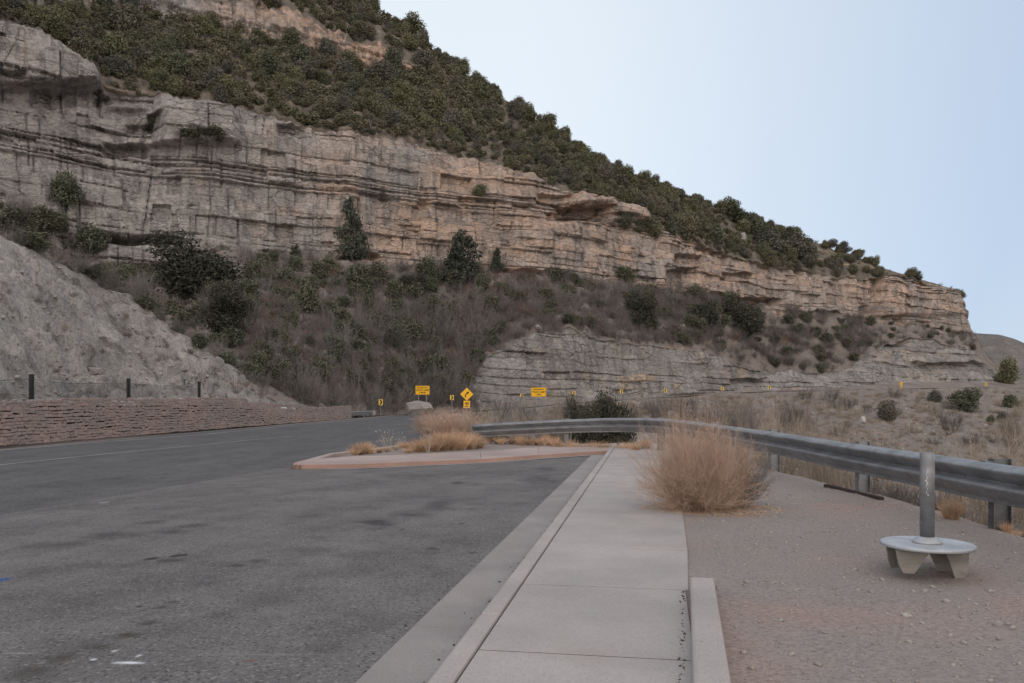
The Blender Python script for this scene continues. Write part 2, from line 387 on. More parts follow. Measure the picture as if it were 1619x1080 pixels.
px = np.arange(-260, 1765, 1.8); NC = len(px)
rR_D = I(px, [(-260, 62), (330, 62), (380, 64), (430, 70), (500, 84), (550, 104), (600, 123), (660, 138), (714, 143), (825, 156), (908, 167), (982, 179), (1052, 197), (1142, 219), (1217, 243), (1425, 279), (1545, 309), (1765, 350)])
rR_z = I(px, [(-260, 2.2), (380, 2.0), (430, 1.7), (500, 1.4), (550, .8), (600, 0), (660, 0), (714, .2), (825, 1), (908, 2), (982, 2.6), (1052, 3.3), (1142, 4.5), (1217, 5.5), (1425, 7.0), (1545, 8), (1765, 8.5)])
def y_of(D, z): return HY - (z - CZ) / D * F
R_y = y_of(rR_D, rR_z)
N_D = rR_D - I(px, [(-260, .6), (640, .6), (720, 9), (1765, 10)]); N_z = rR_z + 0
N_y = y_of(N_D, N_z)
V_D = N_D - I(px, [(-260, .6), (640, .6), (700, 12), (760, 26), (850, 48), (950, 62), (1050, 82), (1200, 120), (1425, 150), (1765, 200)])
V_z = I(px, [(-260, 2.1), (380, 1.9), (500, 1.3), (600, -.1), (690, -.1), (760, -.8), (850, -3), (950, -7), (1050, -10), (1200, -12.5), (1765, -13)])
V_y = y_of(V_D, V_z)
S_y = I(px, [(-260, -340), (0, -260), (560, 4), (580, 13), (650, 54), (700, 90), (730, 114), (800, 159), (860, 200), (930, 245), (1000, 280), (1080, 311), (1150, 331), (1220, 361), (1290, 385), (1340, 402), (1400, 425), (1460, 442), (1513, 459), (1524, 490), (1532, 518), (1546, 538), (1562, 564), (1585, 592), (1612, 606), (1765, 611)])
S_D = I(px, [(-260, 420), (0, 410), (560, 392), (700, 352), (900, 292), (1050, 295), (1200, 345), (1450, 378), (1513, 392), (1535, 396), (1585, 390), (1765, 400)])
B2_y = np.minimum(I(px, [(-260, 640), (770, 640), (840, 632), (1000, 630), (1200, 621), (1300, 614), (1380, 608), (1450, 604), (1530, 604), (1570, 605), (1765, 606)]), R_y - 3)
B2_D = rR_D + I(px, [(-260, 1.5), (1217, 3), (1300, 6), (1380, 14), (1450, 20), (1530, 24), (1765, 20)])
T2_y = np.minimum(I(px, [(-260, 640), (728, 640), (738, 628), (745, 602), (772, 565), (840, 527), (900, 520), (960, 540), (1040, 546), (1120, 558), (1190, 586), (1280, 590), (1340, 582), (1395, 545), (1450, 535), (1530, 548), (1562, 580), (1590, 600), (1765, 603)]), B2_y - 2)
T2_D = B2_D + I(px, [(-260, 1), (735, 1), (780, 9), (900, 9), (1200, 6), (1380, 18), (1450, 20), (1530, 14), (1765, 6)])
B3_y = np.minimum(I(px, [(-260, 392), (0, 378), (90, 392), (130, 438), (290, 447), (335, 397), (440, 402), (540, 413), (640, 426), (720, 423), (800, 433), (880, 441), (960, 453), (1040, 461), (1100, 468), (1160, 483), (1240, 499), (1300, 493), (1380, 508), (1440, 513), (1500, 521), (1540, 533), (1765, 598)]), T2_y - 3)
_k = np.hanning(27); _k /= _k.sum(); B3_y = np.convolve(np.pad(B3_y, 13, mode='edge'), _k, 'valid')
B3_D = I(px, [(-260, 150), (0, 162), (250, 178), (450, 190), (640, 207), (900, 230), (1100, 260), (1240, 300), (1400, 345), (1535, 388), (1765, 390)])
B3_D = np.maximum(B3_D, T2_D + 1)
T4_y = np.minimum(I(px, [(-260, -40), (0, 18), (60, 48), (110, 80), (150, 112), (168, 140), (200, 150), (260, 150), (330, 163), (400, 175), (470, 195), (560, 211), (640, 219), (700, 238), (760, 259), (830, 277), (900, 302), (960, 312), (1030, 340), (1080, 372), (1130, 395), (1200, 415), (1300, 437), (1350, 443), (1400, 436), (1460, 448), (1513, 460), (1765, 560)]), B3_y - 2)
T4_D = B3_D + I(px, [(-260, 16), (900, 12), (1400, 8), (1520, 6), (1765, 2)])
jit = lambda a, s_: (fbm(px / 22, px * 0, 4, s_) * 1.6 + vn(px / 5, px * 0, s_ + 5) * .5) * a
T4_y = T4_y + jit(4.5, 201) * (px < 1505); B3_y = np.minimum(B3_y + jit(4, 202), T2_y - 2); T2_y = np.where(px > 745, T2_y + jit(4, 203), T2_y)
def zof(D, y): return CZ + (HY - y) / F * D
def on_slope(y, D0, z0, D1, z1):
    r = (HY - y) / F
    t = (r * D0 - (z0 - CZ)) / ((z1 - z0) - r * (D1 - D0)); t = np.clip(t, .05, .95)
    return D0 + t * (D1 - D0), z0 + t * (z1 - z0)
Ua_y = I(px, [(-260, 10), (200, 18), (300, 38), (420, 68), (500, 90), (560, 106), (620, 114), (690, 124)])
f6 = T4_y + (S_y - T4_y) * .55
Ua_y = np.where(px < 690, Ua_y, f6); Ua_y = np.where((px > 650) & (px < 730), Ua_y * (1 - sst(650, 730, px)) + f6 * sst(650, 730, px), Ua_y)
Ua_D, Ua_z = on_slope(Ua_y, T4_D, zof(T4_D, T4_y), S_D, zof(S_D, S_y))
uh = I(px, [(-260, 60), (300, 58), (420, 60), (500, 52), (560, 46), (620, 30), (680, 4), (720, 1), (1765, .5)])
Ua_y2 = 0; uh = uh * np.clip(1 + .5 * fbm(px / 30, px * 0, 4, 204), .2, 2); Ub_y = y_of(Ua_D, Ua_z) - uh; Ub_D = Ua_D + uh * .12; 
lines = []   # (D, z)
for D, y in ((V_D, V_y), (N_D, N_y), (rR_D, R_y), (B2_D, B2_y), (T2_D, T2_y), (B3_D, B3_y), (T4_D, T4_y)):
    y = np.maximum(y, S_y + .2); lines.append((D, zof(D, y)))
lines.append((Ua_D, np.minimum(Ua_z, zof(Ua_D, S_y + .1))))
lines.append((Ub_D, zof(Ub_D, np.maximum(Ub_y, S_y + .1))))
lines.append((S_D, zof(S_D, S_y)))
lines.append((S_D + 70, zof(S_D, S_y) - 26))
bands = [('embankment', 40), ('verge', 4), ('verge', 8), ('roadside_cliff', 90), ('talus_slope', 56), ('cliff', 210), ('hillside', 60), ('upper_cliff', 26), ('hillside', 36), ('hillside', 5)]

# arc length along the cliff foot and outward horizontal normal
bx = (px - CX) / F * B3_D; by = B3_D
du = np.hypot(np.diff(bx), np.diff(by)); U = np.concatenate([[0], np.cumsum(du)])
k = 25; ker = np.ones(k) / k
tx = np.convolve(np.pad(np.gradient(bx), k // 2, mode='edge'), ker, 'valid'); ty = np.convolve(np.pad(np.gradient(by), k // 2, mode='edge'), ker, 'valid')
L = np.hypot(tx, ty); nx, ny = ty / L, -tx / L

# beds of the main cliff: bed tops at uneven heights
def strata(Ug, z, seed, amp=1.0, tmin=.7, tmax=4.5, big=3.2):
    r = np.random.default_rng(seed)
    edges = [-20.0]
    while edges[-1] < 130:
        e = edges[-1]
        if seed == 41: st = r.uniform(.9, 4.2) * (.5 if r.random() < .3 else 1)
        elif seed == 3: st = r.uniform(1.6, 4.6) if e < 52 else (r.uniform(.45, 1.5) if e < 60.5 else r.uniform(4, 9))
        else: st = r.uniform(tmin, tmax) * (0.45 if r.random() < .4 else 1)
        edges.append(e + st)
    edges = np.array(edges)
    zw = z + vn(Ug / 55, z * 0 + .3, seed) * 1.6 + vn(Ug / 9, z / 9, seed + 1) * .35
    i = np.clip(np.searchsorted(edges, zw), 1, len(edges) - 1)
    th = edges[i] - edges[i - 1]; thin = np.clip(1.6 / th, .35, 1.0); v = (zw - edges[i - 1]) / th; dz = np.minimum(v, 1 - v) * th
    o = ((h1(i, seed) - .5) * 1.3 + vn(Ug / 14, i * 7.3, seed + 2) * .8) * (.5 + .5 * thin)
    bw = 2.5 + 9 * h1(i, seed + 3); cell = np.floor(Ug / bw + h1(i, seed + 4) * 9 + vn(Ug / 20, i * 1.0, seed) * .4)
    fr = Ug / bw + h1(i, seed + 4) * 9 + vn(Ug / 20, i * 1.0, seed) * .4 - cell
    o = o + (h2(cell, i, seed + 5) - .5) * .75 + (h2(cell, i, seed + 9) > .9) * -1.1
    joint = np.minimum(fr, 1 - fr) * bw
    o = o - .5 * (1 - sst(.0, .28, joint)) * (h2(cell, i, seed + 6) > .68)
    bed = (vn(Ug / 18, i * 3.1, seed + 7) > -.15)
    bed = np.where(th > 2.2, vn(Ug / 15, i * 3.1, seed + 7) > .34, bed)
    o = o - .9 * (1 - sst(0, .26, dz)) * bed - .2 * (1 - sst(0, .4, dz)) * (th < 2.2)
    gb = np.floor(zw / 7.3 + h1(np.floor(Ug / 40), seed + 30) * 3); gw = Ug / 11.0 + h1(gb, seed + 31) * 7; gc = np.floor(gw); gf = gw - gc
    o = o + (h2(gc, gb, seed + 32) - .5) * 1.9 * (seed != 41) - .9 * (1 - sst(.0, .03, np.minimum(gf, 1 - gf))) * (h2(gc, gb, seed + 33) > .5)
    w2 = Ug / 13 + vn(Ug / 30, z / 30, seed + 11) * .35 + vn(Ug / 3, z / 5, seed + 14) * .03; c2 = np.floor(w2); f2 = w2 - c2
    o = o - .6 * (1 - sst(0, .03, np.minimum(f2, 1 - f2))) * (vn(c2 * 3.3, z / 16, seed + 12) > .1) + (h1(c2, seed + 13) - .5) * .9
    o = o + vn(Ug / 38, z / 40, seed + 8) * big + vn(Ug / 11, z / 45, seed + 10) * 1.5 + vn(Ug / 4.5, z / 30, seed + 20) * .55 * (th > 2.5) + fbm(Ug / 3, z / 2, 3, seed) * .35
    return o * amp, i

# hollows and ledges cut into the cliff, given where they lie
carves = [(150, 286, 376, 387, 7, 1), (205, 300, 424, 446, 9, 1), (880, 962, 326, 346, 7, 1.2), (845, 905, 312, 328, 3, 1), (1070, 1120, 404, 418, 3.5, 1), (1060, 1105, 425, 446, 4, 1), (1148, 1192, 431, 440, 4, 1),
          (1160, 1245, 470, 484, 5, 1), (1100, 1155, 462, 474, 4, 1), (795, 905, 428, 440, 5, 1), (1383, 1396, 440, 506, 9, 1), (1365, 1384, 486, 497, 3, 1), (1396, 1430, 498, 508, 3, 1), (540, 600, 402, 412, 3, 1), (410, 452, 396, 403, 4, 1),
          (150, 175, 150, 168, 3, 1), (50, 160, 140, 166, 3.2, 1), (0, 40, 122, 138, 2.4, 1), (165, 235, 228, 246, 4, 1), (860, 1000, 341, 352, 2, 1), (600, 615, 310, 318, 3, 1), (660, 676, 318, 330, 3, 1), (440, 480, 196, 214, 3, 1), (1400, 1440, 533, 546, 5, 1), (1450, 1560, 574, 584, 3, 1), (1160, 1215, 598, 606, 2.5, 1), (235, 255, 180, 206, 4, 1), (200, 240, 196, 210, 3, 1)]
bulges = [(-60, 165, 30, 140, 7), (235, 380, 152, 232, 4), (170, 240, 155, 175, 2.5), (960, 1060, 312, 352, 3.5), (880, 965, 300, 325, 3), (1395, 1520, 446, 500, 2), (150, 290, 388, 424, 3), (1320, 1385, 440, 500, -2)]

grids = []   # per band: X,Y,Z arrays, tint
for b, (nm, nr) in enumerate(bands):
    (D0, z0), (D1, z1) = lines[b], lines[b + 1]
    t = np.linspace(0, 1, nr + 1)[:, None]
    Dg = D0 + (D1 - D0) * t; Zg = z0 + (z1 - z0) * t
    PX = np.broadcast_to(px, Dg.shape); UU = np.broadcast_to(U, Dg.shape)
    Xg = (PX - CX) / F * Dg; Yg = Dg.copy()
    PY = HY - (Zg - CZ) / Dg * F
    tint = np.zeros_like(Dg)
    edge = np.minimum(1, np.minimum(t * 25 + .1, (1 - t) * 45 + .25)) + 0 * Dg
    if nm in ('cliff', 'roadside_cliff', 'upper_cliff'):
        height = np.abs(z1 - z0)
        o, bed = strata(UU, Zg, {'cliff': 3, 'roadside_cliff': 41, 'upper_cliff': 77}[nm], {'cliff': 1.0, 'roadside_cliff': .5, 'upper_cliff': .9}[nm],
                        *((.7, 4.6, 3.2) if nm == 'cliff' else (.5, 2.2, 2.4)))
        for x0, x1, y0, y1, dep, _ in carves:
            wob = vn(PX / 14, PY * 0, int(x0)) * 3
            mx = sst(x0 - 6, x0 + 8, PX) * (1 - sst(x1 - 8, x1 + 6, PX)); my = sst(y0 - 2 + wob, y0 + 1.5 + wob, PY) * (1 - sst(y1 - 3 + wob, y1 + 5 + wob, PY))
            o = o - dep * mx * my
        for x0, x1, y0, y1, a in bulges:
            m = sst(x0 - 25, x0 + 25, PX) * (1 - sst(x1 - 20, x1 + 10, PX)) * sst(y0 - 14, y0 + 22, PY) * (1 - sst(y1 - 6, y1 + 3, PY)); o = o + a * m
        o = o * edge * np.clip(height / 6, 0, 1)
        o = o - (2.2 + 2.2 * fbm(UU / 9, UU * 0, 3, 8)) * sst(.84 + .08 * vn(UU / 12, UU * 0, 9), 1.0, t) * np.clip(height / 25, 0, 1) * (nm == 'cliff') * 0.6
        Xg = Xg + nx * o; Yg = Yg + ny * o
        # how buff the stone is: grey to the left, warm from the middle on, patchy, and bed by bed
        tint = I(PX, [(-260, -.35), (350, -.25), (470, .28), (700, .52), (900, .56), (1300, .48), (1535, .36), (1765, .4)]) + vn(UU / 16, bed * 2.7, 5) * .28 + vn(UU / 5, Zg / 22, 6) * .22
        if nm == 'roadside_cliff': tint = tint - .52 + .75 * (vn(UU / 10, bed * 1.9, 15) > .5) * sst(900, 1000, PX) * (1 - sst(1250, 1320, PX)) + .2 * sst(1380, 1500, PX)
        if nm == 'upper_cliff': tint = tint + .35 + .5 * sst(480, 520, PX)
    else:
        amp = {'embankment': 1.7, 'verge': .05, 'talus_slope': 1.2, 'hillside': 2.2}[nm]
        n = fbm(Xg / 14, Yg / 14, 5, 21 + b) * amp + fbm(Xg / 2.5, Yg / 2.5, 3, 33 + b) * amp * .3
        if nm == 'talus_slope':                                   # ledges that break through the talus
            n = n + .8 * (np.floor(Zg / 4 + vn(Xg / 30, Yg / 30, 9)) - (Zg / 4 + vn(Xg / 30, Yg / 30, 9)) + .5)
        if nm == 'hillside' and b == 9: n = n * 0
        Zg = Zg + n * edge
    grids.append([Xg, Yg, Zg, tint, PX, PY])
# keep neighbouring bands joined: copy the upper band's first row
for b in range(len(bands) - 1):
    for q in range(3): grids[b + 1][q] = grids[b + 1][q].copy(); grids[b + 1][q][0] = grids[b][q][-1]

def grid_faces(nr, nc, off=0):
    i = np.arange(nr - 1)[:, None] * nc + np.arange(nc - 1)[None]
    return (np.stack([i, i + 1, i + nc + 1, i + nc], -1).reshape(-1, 4) + off)
def sheet(name, ids, mat):
    Vs, Fs, Ts, off = [], [], [], 0
    for b in ids:
        X, Y, Z, T = grids[b][:4]
        Vs.append(np.stack([X, Y, Z], -1).reshape(-1, 3)); Fs.append(grid_faces(*X.shape, off)); Ts.append(T.ravel()); off += X.size
    return kind(mesh_obj(name, np.concatenate(Vs), np.concatenate(Fs), mat, None, False, {'tint': np.concatenate(Ts)}), 'structure')
sheet('embankment', [0], M['bank']); sheet('verge', [1, 2], M['bank'])
sheet('roadside_cliff', [3], M['rock_low']); sheet('talus_slope', [4], M['talus'])
sheet('cliff', [5], M['rock']); sheet('upper_cliff', [7], M['rock']); sheet('hillside', [6, 8, 9], M['hill'])
# ------------------------------------------------------------------ far ground and far hill
kind(mesh_obj('ground', [(-3000, -3000, -15), (3000, -3000, -15), (3000, 3000, -15), (-3000, 3000, -15)], [(0, 1, 2, 3)], M['far']), 'structure')
hx = np.arange(1380, 2300, 6.0); rows = []
ftop = I(hx, [(1380, 560), (1440, 530), (1500, 527), (1545, 527), (1580, 529), (1605, 536), (1640, 552), (1720, 560), (1900, 540), (2300, 575)])
for t in np.linspace(0, 1, 40):
    D = 640 + 260 * t; y0 = 640 + 17 / 640 * F; yy = HY - ((-15 + (CZ + (HY - ftop) / F * 900 + 15) * t ** .8) - CZ) / D * F
    X = (hx - CX) / F * D; Z = -15 + (CZ + (HY - ftop) / F * 900 + 15) * t ** .8 + fbm(X / 60, X * 0 + D / 60, 5, 3) * 9 * min(1, (1 - t) * 5)
    rows.append(np.stack([X, X * 0 + D, Z], -1))
rows.append(rows[-1] + np.array([60, 260, -70]))
rows = np.array(rows)
kind(mesh_obj('far_hill', rows.reshape(-1, 3), grid_faces(len(rows), len(hx)), M['far'], smooth=True), 'structure')

# ------------------------------------------------------------------ road, lot, kerbs, walks
A = np.array([-.32, 4.26]); tD = np.array([.1641, .98645]); nD = np.array([.98645, -.1641])     # the walk's own frame: along, across
def Wk(s_, l_): return A + tD * s_ + nD * l_
road_pts = []   # (left x,y,z, right x,y,z)
leftp = [(-18.45, -14), (-18.45, 10), (-18.45, 28), (-18.4, 48), (-18.2, 61), (-17.6, 84), (-17.9, 100), (-17.6, 118)]
rightp = [(-8.2, -14), (-7.8, 4), (-7.4, 12), (-3.8, 30), (-3.6, 42), (-5.6, 66), (-6.8, 88), (-6.4, 106)]
V2 = []; F2 = []
for (lx, ly), (rx, ry) in zip(leftp, rightp):
    V2 += [(lx, ly, 0), (rx, ry, 0)]
for k in range(np.searchsorted(px, 660), NC, 6):
    V2 += [((px[k] - CX) / F * (rR_D[k] - 1.2), rR_D[k] - 1.2, rR_z[k] + .06), ((px[k] - CX) / F * (N_D[k] + .2), N_D[k] + .2, N_z[k] + .06)]
for k in range(0, len(V2) - 2, 2): F2.append((k, k + 1, k + 3, k + 2))
kind(mesh_obj('road', V2, F2, M['road']), 'structure')
b0 = G(-150, 848)[:2]; b1 = G(0, 815)[:2]; b2 = G(465, 737)[:2]
lot = [(-8.6, -14), tuple(b0), tuple(b1), tuple(b2), tuple(G(470, 741)[:2]), tuple(G(572, 742.5)[:2]), tuple(G(661, 737)[:2]), tuple(G(850, 727)[:2]), tuple(G(958, 720)[:2]), tuple(Wk(22, -.60)), tuple(Wk(-18, -.60))]
kind(mesh_obj('parking_lot', [(x, y, .005) for x, y in lot], [tuple(range(len(lot) - 1, -1, -1))], M['lot']), 'structure')
def stripe(name, pts, w, mat, z=.01):
    v = []; f = []
    for i, p in enumerate(pts):
        a = np.array(pts[max(0, i - 1)][:2]); b = np.array(pts[min(len(pts) - 1, i + 1)][:2]); d = (b - a) / np.linalg.norm(b - a); n = np.array([d[1], -d[0]]) * w / 2
        v += [(p[0] - n[0], p[1] - n[1], z), (p[0] + n[0], p[1] + n[1], z)]
    for i in range(len(pts) - 1): f.append((2 * i, 2 * i + 1, 2 * i + 3, 2 * i + 2))
    return kind(mesh_obj(name, v, f, mat), 'structure')
stripe('edge_marking', [G(-160, 731), G(0, 712.5), G(165, 699), G(330, 686.5), G(450, 674), G(548, 666.3), G(600, 661.5), G(640, 659)], .2, M['line'])
stripe('lane_marking', [G(-100, 746), G(0, 735.5), G(170, 718), G(330, 702.5), G(462, 690)], .11, M['line'])

stripe('far_gutter', [P(x, 0, float(np.interp(x, px, rR_D)) - 1.0) for x in (575, 590, 605, 620, 640, 655, 668)], .7, M['conc'], .02)
# gutter, kerb and walk slabs
def strip_slabs(name, l0, l1, ztop, mat, s0, s1, step, off, zb=-.2, bev=.008, slope=0, gap=.005):
    mb = MB(); s = off
    while s < s1:
        a, b = max(s, s0) + gap, min(s + step, s1) - gap
        if b > s0:
            q = []
            for ss in (a, b):
                e0 = l0(ss) if callable(l0) else l0; e1 = l1(ss) if callable(l1) else l1
                q.append((Wk(ss, e0), Wk(ss, e1)))
            mb.prism([q[0][0], q[0][1], q[1][1], q[1][0]], zb, [ztop - slope, ztop, ztop, ztop - slope])
        s += step
    o = mb.build(name, mat, None, False, bev); return kind(o, 'structure')
strip_slabs('gutter', -.63, -.145, .005, M['gutter'], -9, 21.3, 3.0, -13.6, slope=-.012, bev=.005)
strip_slabs('kerb', -.142, 0, .125, M['kerb'], -9, 27.0, 3.0, -13.6, bev=.02)
wr = lambda s: float(np.interp(s, [-9, 2.38, 2.44, 8.8, 27], [1.2, 1.335, 1.41, 1.60, 1.95]))
strip_slabs('sidewalk', .018, wr, .12, M['conc'], -9, 26.9, 1.8, -13.8, bev=.004, gap=.009)
mb = MB()
for k in range(30):
    s_ = -13.8 + 1.8 * k
    if -9 < s_ < 26: mb.prism([Wk(s_ - .014, .02), Wk(s_ + .014, .02), Wk(s_ + .014, wr(s_) - .01), Wk(s_ - .014, wr(s_) - .01)], .0, .1165)
kind(mb.build('sidewalk_joint', M['joint']), 'structure')
mb = MB()
for k in range(20):
    s_ = -13.6 + 3.0 * k
    if -9 < s_ < 21: mb.prism([Wk(s_ - .01, -.62), Wk(s_ + .01, -.62), Wk(s_ + .01, -.15), Wk(s_ - .01, -.15)], -.1, .004)
kind(mb.build('gutter_joint', M['joint']), 'structure')
# raised kerb blocks that stand beside the walk
mb = MB()
for a, b in ((-9, -5.6), (-5.58, -2.2), (-2.18, -.12), (-.10, 2.42)):
    q = [Wk(a, 1.235 + a * .055 if a > -6 else 1.0), Wk(a, 1.43 + a * .055 if a > -6 else 1.2), Wk(b, 1.43 + b * .055), Wk(b, 1.235 + b * .055)]
    q[0] = Wk(a, 1.265 + max(a, -3) * .05); q[1] = Wk(a, 1.455 + max(a, -3) * .05); q[2] = Wk(b, 1.455 + max(b, -3) * .05); q[3] = Wk(b, 1.265 + max(b, -3) * .05)
    mb.prism(q, -.1, .225)
kind(mb.build('kerb_block', M['kerb'], None, False, .022), 'structure')

# traffic island: red kerb, concrete band, soil, far kerb
ne = [G(x, y, .12)[:2] for x, y in ((470, 734.6), (480, 733.8), (520, 733.5), (572, 732.8), (660, 729), (760, 725), (851, 718.7), (961, 712))]
fe = [G(x, y, .12)[:2] for x, y in ((469, 732), (474, 729.5), (487, 726), (549, 722), (641, 719), (760, 713.6), (851, 706.7), (985, 700))]
mb = MB(); wall_ = MB()
for i in range(len(ne) - 1):
    d = ne[i + 1] - ne[i]; n = np.array([-d[1], d[0]]) / np.linalg.norm(d) * .16
    mb.prism([ne[i], ne[i + 1], fe[i + 1], fe[i]], -.1, .12)
kind(mb.build('island_walk', M['walk'], None, False, .02), 'structure')
mb = MB()
off = []
for i in range(len(ne)):
    d = ne[min(i + 1, len(ne) - 1)] - ne[max(i - 1, 0)]; n = np.array([d[1], -d[0]]) / np.linalg.norm(d); off.append(ne[i] + n * .05)
off[0] = ne[0] + np.array([-.09, -.02]); off[1] = ne[1] + np.array([-.03, -.055])
nose = [fe[0] + np.array([-.09, .0]), fe[1] + np.array([-.08, .03]), fe[2] + np.array([-.03, .07])]
o2 = [fe[2], fe[1], fe[0]] + ne; o1 = [nose[2], nose[1], nose[0]] + off
for i in range(len(o2) - 1):
    mb.prism([o1[i], o1[i + 1], o2[i + 1], o2[i]], -.1, .112)
kind(mb.build('red_kerb', M['redkerb'], None, False, .015), 'structure')
stripe('island_gutter', [p + np.array([0, -.16]) for p in off[2:]], .26, M['gutter'], .011)
fk = [G(x, y, .12)[:2] for x, y in ((487, 726), (520, 717), (584, 709.5), (640, 703), (697, 697.5), (740, 692.5))]
mb = MB()
for i in range(len(fk) - 1):
    d = fk[i + 1] - fk[i]; n = np.array([d[1], -d[0]]) / np.linalg.norm(d) * .22
    mb.prism([fk[i], fk[i] + n, fk[i + 1] + n, fk[i + 1]], -.1, .125)
kind(mb.build('island_kerb', M['walk'], None, False, .015), 'structure')

# guardrail line (px, distance, top row, bottom row)
GR = [(1870, 6.2, 760, 860), (1619, 8.45, 739.5, 804), (1480, 10.8, 719, 774), (1345, 13.6, 701, 745), (1250, 16.3, 686.5, 723), (1170, 19.4, 676, 707), (1100, 22.9, 667, 693), (1060, 25.0, 662.5, 686.5), (1015, 26.8, 660.5, 683), (960, 28.0, 660.8, 683), (900, 28.7, 663, 684), (820, 29.4, 667, 688), (742, 30.2, 671.5, 692)]
gp = np.array([P(a, (c + d) / 2, b) for a, b, c, d in GR]); gh = np.array([(d - c) / F * b for a, b, c, d in GR])
gp = np.concatenate([[[5.35, -12, gp[0, 2]]], gp]); gh = np.concatenate([[gh[0]], gh])
def resample(p, h, step):
    d = np.concatenate([[0], np.cumsum(np.linalg.norm(np.diff(p[:, :2], axis=0), axis=1))]); s = np.arange(0, d[-1], step)
    q = np.stack([np.interp(s, d, p[:, k]) for k in range(3)], -1); hh = np.interp(s, d, h)
    kk = np.hanning(9); kk /= kk.sum()
    for k in range(3): q[:, k] = np.convolve(np.pad(q[:, k], 4, mode='reflect', reflect_type='odd'), kk, 'valid')
    return q, hh, s
gq, ghh, gs = resample(gp, gh, .35)

# near ground: heightfield under everything, dirt beside the walk, bank falling beyond the guardrail
xs = np.concatenate([np.arange(-90, -20, 3.0), np.arange(-20, -.6, .8), np.arange(-.6, 9, .10), np.arange(9, 40, .6), np.arange(40, 110, 3.0)])
ys = np.concatenate([np.arange(-16, 2.6, .8), np.arange(2.6, 15, .10), np.arange(15, 45, .35), np.arange(45, 135, 2.0)])
XX, YY = np.meshgrid(xs, ys)
rel = np.stack([XX - A[0], YY - A[1]], -1); lat = rel @ nD; alo = rel @ tD
# signed distance beyond the rail
pq = gq[::3, :2]; best = np.full(XX.shape, 1e9); side = np.zeros(XX.shape)
for i in range(len(pq) - 1):
    d = pq[i + 1] - pq[i]; Ld = np.hypot(*d); d = d / Ld
    rx, ry = XX - pq[i][0], YY - pq[i][1]; t = np.clip(rx * d[0] + ry * d[1], 0, Ld)
    ex, ey = rx - d[0] * t, ry - d[1] * t; q = ex * ex + ey * ey
    cr = d[0] * ry - d[1] * rx; m = q < best - 1e-9; best = np.where(m, q, best); side = np.where(m, -cr, side)
sd_ = np.sqrt(best) * np.sign(side)
dirt = sst(.3, .7, lat) * (alo < 28) * 1.0
isl = np.zeros(XX.shape)
isl_dirt = ((YY > np.interp(XX, [p[0] for p in fe], [p[1] for p in fe]) - .2) & (YY < np.interp(XX, [p[0] for p in fk] + [1, 30], [p[1] for p in fk] + [31.5, 31.5]) + .1) & (XX > fe[0][0] + .4) & (XX < 30))
dirt = np.maximum(dirt, isl_dirt * 1.0)
Zn = -.04 + dirt * .14
Zn = Zn + dirt * (fbm(XX / 1.6, YY / 1.6, 3, 90) * .03 + fbm(XX / .3, YY / .3, 2, 91) * .004)
Zn = Zn + dirt * (.05 * sst(2.6, 1.2, -sd_))                                        # soil heaped a little towards the rail
Zn = np.where((lat > .2) & (lat < 2.1) & (alo < 27), np.minimum(Zn, np.where(lat > 1.25, .105, .08)), Zn)
drop = np.maximum(0, sd_ - .15 - 1.6 * sst(22, 26, YY)); w = sst(-3.5, 9, XX)
Zn = Zn - w * np.minimum(12, .42 * drop + .25 * sst(0, .6, drop)) * (1 + .25 * fbm(XX / 5, YY / 5, 3, 92))
_pc = P(1466, 858, G(1466, 902, .13)[1]); Zn = Zn - .065 * np.exp(-((XX - _pc[0]) ** 2 + (YY - _pc[1] + .1) ** 2) / .30)
Zn = Zn + (XX < -18.9) * 0 - (XX < -19.5) * .2
kind(mesh_obj('dirt_ground', np.stack([XX, YY, Zn], -1).reshape(-1, 3), grid_faces(*XX.shape), M['dirt'], smooth=True), 'structure')
def near_z(x, y):
    i = np.clip(np.searchsorted(xs, x) - 1, 0, len(xs) - 2); j = np.clip(np.searchsorted(ys, y) - 1, 0, len(ys) - 2)
    fx = np.clip((x - xs[i]) / (xs[i + 1] - xs[i]), 0, 1); fy = np.clip((y - ys[j]) / (ys[j + 1] - ys[j]), 0, 1)
    return float((Zn[j, i] * (1 - fx) + Zn[j, i + 1] * fx) * (1 - fy) + (Zn[j + 1, i] * (1 - fx) + Zn[j + 1, i + 1] * fx) * fy)

# ------------------------------------------------------------------ rubble slope behind the wall
rx_ = np.arange(-520, 440, 3.0); NRr = 90
wallD = I(rx_, [(-520, 20.5), (-160, 25.7), (0, 30.8), (330, 52), (440, 67)])
wz = I(rx_, [(-520, 1.5), (330, 1.6), (400, 1.3), (440, .9)])
cy = I(rx_, [(-520, 150), (-200, 275), (0, 368), (60, 397), (130, 432), (200, 467), (260, 508), (320, 547), (370, 577), (405, 606), (425, 626), (440, 634)])
rr = (HY - cy) / F; cD = (wz - CZ - .72 * (wallD + 1)) / (rr - .72); cD = np.maximum(cD, wallD + 1.5); cz = CZ + rr * cD
t = np.linspace(0, 1, NRr)[:, None]
RD = (wallD + .9) + (cD - wallD - .9) * t; RZ = wz + (cz - wz) * t ** 1.05
RX = (rx_ - CX) / F * RD
nz = -np.abs(fbm(RX / 1.6 + .5 * fbm(RX / 3, RD / 3, 3, 67), RD / 14, 3, 66)) * 1.2 + fbm(RX / 4, RD / 4, 4, 60) * 1.1 + fbm(RX / 1.1, RD / 1.1, 4, 61) * .55 + fbm(RX / .4, RD / .4, 2, 62) * .2
ledge = (RZ / 1.1 + vn(RX / 4, RD / 4, 63) * .6); nz = nz + (np.floor(ledge) - ledge + .5) * .8 * sst(-.1, .4, vn(RX / 7, RD / 5, 64) + .25 * (RZ < 4))
